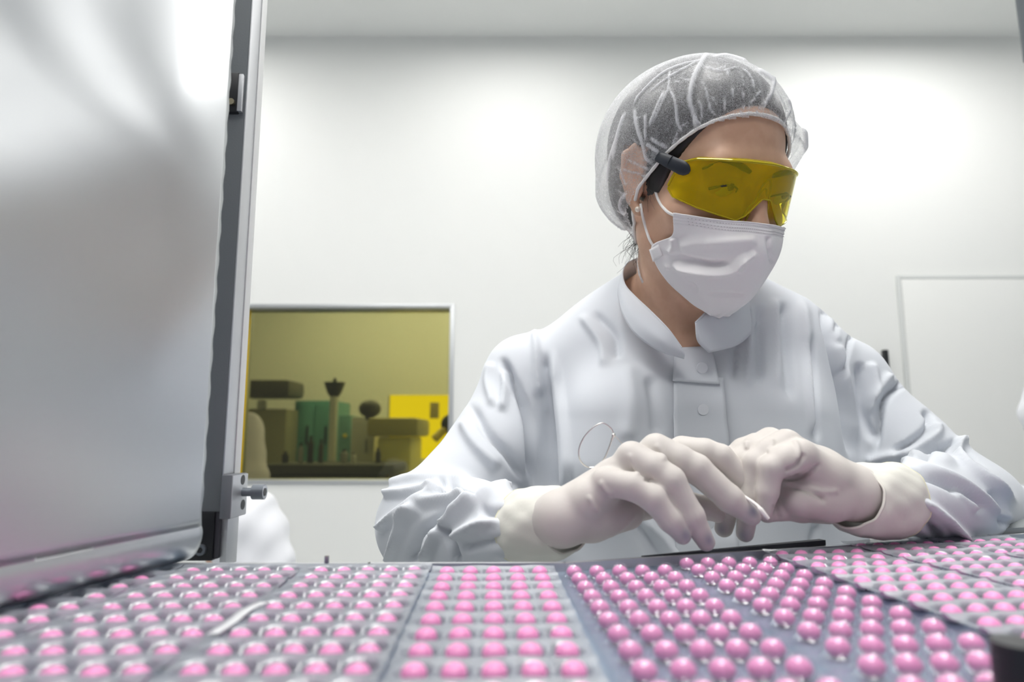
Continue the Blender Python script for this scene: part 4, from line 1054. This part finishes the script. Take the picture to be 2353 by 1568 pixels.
# ---- hairnet: one gathered layer of gauze with an elastic hem
hn = Field.box(H(0, .02, -.02) - .18, H(0, .02, -.02) + .18, .0018)
hn.ell(H(0, .033, -.010), (.0860, .0820, .1000), HR, .01)
hn.ell(H(0, .012, -.044), (.075, .076, .062), HR, .03)
hn.ell(H(-.022, -.028, -.038), (.050, .042, .046), HR, .02).ell(H(.026, -.030, -.048), (.056, .046, .050), HR, .02)
hn.ell(H(0, -.026, -.058), (.057, .050, .047), HR, .02)
hn.ell(H(-.062, -.004, -.012), (.028, .045, .032), HR, .015).ell(H(.072, .010, .026), (.026, .034, .034), HR, .012).ell(H(.070, .040, .030), (.024, .024, .028), HR, .012)
V, Q = hn.mesh(); V = relax(V, Q, 3)
HEM = [(1450, 470), (1472, 432), (1505, 386), (1530, 356), (1562, 326), (1600, 298), (1640, 278), (1680, 266), (1720, 261), (1755, 265), (1790, 283), (1815, 308), (1830, 340), (1836, 372)]
def head_hit(x, y):
    a = B.hit(x, y, .45, .80); b = hf.hit(x, y, .45, .80)
    va, vb_ = B.value(a) < .003, hf.value(b) < .003
    if va and vb_: return a if (a - CAM) @ FWD < (b - CAM) @ FWD else b
    return a if va else b
hl = np.array([HL(head_hit(*q)) for q in HEM])
ph = np.degrees(np.arctan2(hl[:, 0], hl[:, 2] + .01))
rt = hl[ph < 5]; pa = -ph[ph < 5]
o_ = np.argsort(pa); pa, pv = pa[o_], rt[o_, 1]
pa = np.concatenate([pa, [pa[-1] + 12, pa[-1] + 28, 180]]); pv = np.concatenate([pv, [pv[-1] - .020, -.068, -.072]])
lv = HL(V); fi = np.abs(np.degrees(np.arctan2(lv[:, 0], lv[:, 2] + .01)))
hv = np.interp(fi, pa, pv)
dist = lv[:, 1] - hv
keepv = dist > -.0008
V, Q, idx = keep_faces(V, Q, keepv[Q].all(1)); dist = dist[idx]; lv = lv[idx]
N = vnormals(V, Q)
s_ = np.clip(dist / .040, 0, 1); s_ = s_ ** .7
hd = np.minimum(B.value(V), hf.value(V))
fi_s = np.arctan2(lv[:, 0], lv[:, 2] + .01)
puck = (np.sin(fi_s * 34 + 2 * np.sin(fi_s * 9)) + .6 * np.sin(fi_s * 71 + 1)) * .0011 * np.exp(-np.clip(dist, 0, 1) / .022)
V = V - N * ((np.clip(hd, -.01, .04) - .0024) * (1 - s_) - puck * np.clip(s_ * 4, 0, 1))[:, None]
for _ in range(3):
    N = vnormals(V, Q); V = V + N * np.clip(.0022 - np.minimum(B.value(V), hf.value(V)), 0, .012)[:, None]
NETF = [([(1623, 123), (1610, 146), (1592, 184), (1585, 233), (1597, 273), (1600, 294)], 9), ([(1539, 161), (1536, 202), (1528, 222), (1498, 289)], 4), ([(1539, 207), (1551, 233), (1557, 279), (1567, 304)], 5),
 ([(1620, 133), (1541, 176), (1493, 212)], 3), ([(1605, 138), (1528, 166), (1472, 217), (1457, 243)], 4), ([(1457, 248), (1465, 294), (1477, 330), (1485, 363), (1500, 375)], 7), ([(1483, 263), (1484, 324)], 5),
 ([(1526, 210), (1503, 263), (1493, 289)], 5), ([(1495, 317), (1513, 330), (1534, 340)], 7), ([(1485, 330), (1513, 350)], 8), ([(1615, 187), (1625, 222), (1633, 253), (1646, 266)], 4), ([(1666, 210), (1666, 256)], 3), ([(1682, 202), (1682, 250)], 3),
 ([(1669, 161), (1674, 194)], 2.5), ([(1707, 159), (1725, 179), (1731, 205)], 3), ([(1699, 164), (1707, 189), (1708, 228)], 2.5), ([(1620, 154), (1656, 164), (1694, 154)], 3), ([(1779, 171), (1773, 210), (1750, 250)], 7), ([(1748, 207), (1715, 250)], 3),
 ([(1740, 160), (1760, 172), (1782, 188)], 9), ([(1809, 202), (1830, 243), (1848, 294), (1852, 355)], 9), ([(1426, 388), (1437, 427)], 4), ([(1444, 368), (1493, 391)], 4), ([(1426, 388), (1470, 400), (1488, 408)], 3),
 ([(1436, 260), (1420, 310), (1408, 370)], 7), ([(1425, 300), (1404, 360), (1396, 420)], 6), ([(1440, 440), (1424, 470), (1436, 495)], 6), ([(1600, 300), (1612, 262), (1606, 230)], 3), ([(1545, 335), (1560, 300), (1580, 280)], 3), ([(1800, 285), (1815, 250), (1808, 225)], 4), ([(1700, 262), (1712, 240)], 3), ([(1736, 262), (1752, 236)], 3), ([(1640, 130), (1680, 128), (1720, 140)], 6)]
pr2 = proj(V); N = vnormals(V, Q); fr = ((CAM - V) * N).sum(1) > -.2; op = np.zeros(len(V))
for pts, wd in NETF:
    d, sd, al = polydist(pr2[:, :2], cr(pts, 24)); e = np.clip(np.minimum(al, 1 - al) * 7 + .15, 0, 1)
    op = np.maximum(op, np.where(fr, np.exp(-(d / (wd * .52)) ** 4) * e, 0))
# the same sort of gathers round the parts one does not see in the picture
op = np.maximum(op, np.where(~fr, np.clip(np.sin(fi_s[:] * 23 + 3 * np.sin(lv[:, 1] * 60)) * 3 - 2.2, 0, 1), 0))
V = V + N * (op * .0018)[:, None]
net_o = link('hairnet', V, Q, None, person); tag(net_o, 'white gauze hairnet with elastic hem')
a_ = net_o.data.attributes.new('gather', 'FLOAT', 'POINT'); a_.data.foreach_set('value', np.maximum(op, .5 * np.exp(-np.clip(dist, 0, 1) / .0015)).astype(np.float32))
gz = bpy.data.materials.new('gauze'); gz.use_nodes = True; nt = gz.node_tree; nt.nodes.remove(nt.nodes['Principled BSDF'])
tr = nd(gz, 'ShaderNodeBsdfTransparent'); df = nd(gz, 'ShaderNodeBsdfDiffuse'); tl = nd(gz, 'ShaderNodeBsdfTranslucent'); m1 = nd(gz, 'ShaderNodeMixShader'); m2 = nd(gz, 'ShaderNodeMixShader')
df.inputs[0].default_value = (.86, .87, .90, 1); tl.inputs[0].default_value = (.86, .87, .88, 1); m1.inputs[0].default_value = .35
lk(gz, df.outputs[0], m1.inputs[1]); lk(gz, tl.outputs[0], m1.inputs[2])
tc = nd(gz, 'ShaderNodeTexCoord'); nz = nd(gz, 'ShaderNodeTexNoise'); nz.inputs['Scale'].default_value = 900; nz.inputs['Detail'].default_value = 2; nz.inputs['Distortion'].default_value = 2.5
rp = nd(gz, 'ShaderNodeMapRange'); rp.inputs['From Min'].default_value = .42; rp.inputs['From Max'].default_value = .66; rp.inputs['To Min'].default_value = .06; rp.inputs['To Max'].default_value = .58
n2 = nd(gz, 'ShaderNodeTexNoise'); n2.inputs['Scale'].default_value = 46; n2.inputs['Detail'].default_value = 3; n2.inputs['Distortion'].default_value = 3.0
r2_ = nd(gz, 'ShaderNodeMapRange'); r2_.inputs['From Min'].default_value = .60; r2_.inputs['From Max'].default_value = .74; r2_.inputs['To Max'].default_value = .34
lk(gz, tc.outputs['Object'], nz.inputs['Vector']); lk(gz, tc.outputs['Object'], n2.inputs['Vector']); lk(gz, nz.outputs['Fac'], rp.inputs['Value']); lk(gz, n2.outputs['Fac'], r2_.inputs['Value'])
at = nd(gz, 'ShaderNodeAttribute', attribute_name='gather'); mm = nd(gz, 'ShaderNodeMath', operation='MULTIPLY_ADD'); mm.inputs[1].default_value = .75
lk(gz, at.outputs['Fac'], mm.inputs[0]); lk(gz, rp.outputs['Result'], mm.inputs[2])
lw = nd(gz, 'ShaderNodeLayerWeight'); lw.inputs['Blend'].default_value = .28
m3 = nd(gz, 'ShaderNodeMath', operation='MULTIPLY_ADD'); m3.inputs[1].default_value = .42; lk(gz, lw.outputs['Facing'], m3.inputs[0]); lk(gz, mm.outputs[0], m3.inputs[2])
m4 = nd(gz, 'ShaderNodeMath', operation='ADD', use_clamp=True); lk(gz, m3.outputs[0], m4.inputs[0]); lk(gz, r2_.outputs['Result'], m4.inputs[1])
lk(gz, m4.outputs[0], m2.inputs[0]); lk(gz, tr.outputs[0], m2.inputs[1]); lk(gz, m1.outputs[0], m2.inputs[2]); lk(gz, m2.outputs[0], nt.nodes['Material Output'].inputs['Surface'])
net_o.data.materials.append(gz)
# elastic hem: ring following the cut
an = np.linspace(-180, 180, 220); hp = []
for a in an:
    v = float(np.interp(abs(a), pa, pv)); dr = HR @ np.array([math.sin(math.radians(a)), 0, math.cos(math.radians(a))]); c = H(0, v, -.01)
    rs = np.linspace(.02, .14, 200); f = np.minimum(B.value(c + rs[:, None] * dr), hf.value(c + rs[:, None] * dr)); k = np.nonzero(f < 0)[0]
    hp.append(rs[k[-1]] + .0026 if len(k) else .09)
hp = np.array(hp); hp = np.convolve(np.r_[hp[-4:], hp, hp[:4]], np.ones(9) / 9, 'valid')
ring = np.array([H(0, float(np.interp(abs(a), pa, pv)), -.01) + r * (HR @ np.array([math.sin(math.radians(a)), 0, math.cos(math.radians(a))])) for a, r in zip(an, hp)])
MB().tube(ring, .0016 + .0002 * np.sin(np.arange(220) * 2.1), 8, cap=False).build('elastic_hem', M['cord'], net_o)

# ================================================================== the other workers, mostly hidden
def worker(head, yaw, label, coat_m, hood_m, lean=.16, spread=.0, skin_m=None, hs=1.0, pz=.50):
    """a seated worker: head centre in the world, facing yaw (0 = away from the camera); feet on the floor"""
    c, s = math.cos(yaw), math.sin(yaw); hz = head[2]
    hip = np.array([head[0] - s * -lean * -1.0, head[1] - c * lean, 0]); hip = np.array([head[0] + s * lean, head[1] - c * lean, 0.0])
    def Lw(x, y, z): return np.array([hip[0] + c * x - s * y, hip[1] + s * x + c * y, z])
    hy = lean; sz = hz - .24
    o = empty('person', (hip[0], hip[1], 0), label, 'person')
    lo = hip + np.array([-.75, -.75, -.03]); hi = hip + np.array([.75, .75, hz + .18])
    b = Field.box(lo, hi, .013); k = Field.box(lo, hi, .011)
    b.ell(Lw(0, hy, hz), (.075, .092, .115), None, .01).cone(Lw(0, hy - .01, hz - .08), Lw(0, hy - .04, sz), .05, .06, .02)
    b.ell(Lw(0, hy + .088, hz - .015), (.012, .014, .02), None, .01)
    b.cone(Lw(0, hy - .05, sz - .05), Lw(0, 0, pz), .09, .09, .03)
    k.cone(Lw(-.15, hy - .05, sz), Lw(.15, hy - .05, sz), .065, .065, .04).ell(Lw(0, hy * .7, (sz + pz) / 2), (.19, .15, .26), None, .05).cone(Lw(-.09, 0, pz), Lw(.09, 0, pz), .14, .14, .05)
    k.cone(Lw(0, hy - .03, sz + .05), Lw(0, hy - .03, sz), .075, .09, .03)
    for q in (-1, 1):
        el = Lw(q * (.24 + spread), hy + .08, sz - .25); ha = Lw(q * .12, hy + .30, sz - .22)
        k.chain([Lw(q * (.18 + spread * .4), hy - .05, sz - .01), el, ha], [.07, .058, .05], .03)
        b.chain([Lw(q * .18, hy - .05, sz), el, ha, Lw(q * .09, hy + .37, sz - .22)], [.045, .04, .028, .03], .02)
        for f in range(4): b.cone(Lw(q * .09 + (f - 1.5) * .019, hy + .38, sz - .22), Lw(q * .08 + (f - 1.5) * .021, hy + .45 - abs(f - 1.5) * .008, sz - .24), .0105, .0095, .004)
        b.cone(Lw(q * .06, hy + .35, sz - .22), Lw(q * .04, hy + .40, sz - .23), .0115, .010, .006)
        kn = Lw(q * .13, .40, .52); an = Lw(q * .12, .36, .09)
        k.chain([Lw(q * .09, 0, pz), kn, Lw(q * .12, .37, .30)], [.12, .085, .085], .03)
        b.chain([Lw(q * .09, 0, pz), kn, an], [.09, .06, .045], .02).cone(an - np.array([0, 0, .045]), Lw(q * .13, .48, .035), .045, .035, .02)
    for fld, nm, m in ((b, 'body', skin_m or M['skin']), (k, 'coat', coat_m)):
        V, Q = fld.mesh(); V = relax(V, Q, 3); N = vnormals(V, Q)
        if nm == 'coat': V = V + N * (.004 * np.sin(V[:, 2] * 38 + V[:, 0] * 22) * np.sin(V[:, 0] * 31 - V[:, 2] * 17))[:, None]
        link(nm, V, Q, m, o)
    h = Field.box(np.array(head) - .2, np.array(head) + .2, .008)
    h.ell(Lw(0, hy - .012, hz + .02), (.098 * hs, .112 * hs, .118 * hs), None, .02).ell(Lw(0, hy - .06, hz - .06), (.085 * hs, .07, .10 * hs), None, .03).cone(Lw(0, hy - .05, hz - .10), Lw(0, hy - .06, sz + .06), .085 * hs, .09 * hs, .03)
    h.ell(Lw(0, hy + .12, hz - .03), (.06, .07, .085), None, .02, 's')
    V, Q = h.mesh(); V = relax(V, Q, 3); N = vnormals(V, Q)
    V = V + N * (.0035 * np.sin(V[:, 2] * 60 + V[:, 0] * 40) + .003 * np.sin(V[:, 0] * 85 - V[:, 2] * 50))[:, None]
    tag(link('hood', V, Q, hood_m, o), 'white cloth hood'); return o
hoodm = mat('hood_cloth', (.80, .81, .85), .8, 0, .2)
worker(P(556, 1246, 1.52), 1.2, 'person in a white hood bending low behind the bed, left, below the yellow window', M['coat'], hoodm, .17, hs=.9, pz=.38)
worker(P(2452, 968, 1.75), -.4, 'person in a white hood cut off by the right edge of the picture', M['coat'], hoodm, .12)
worker(np.array(P(474, 866, 3.30)), 3.0, 'person in a pale coat added behind the yellow window for a reflection, lower left', mat('reflection_coat', (.78, .74, .95), .8), hoodm, .10, .10)  # added figure for the pane's reflection; lavender turns grey through the yellow tint
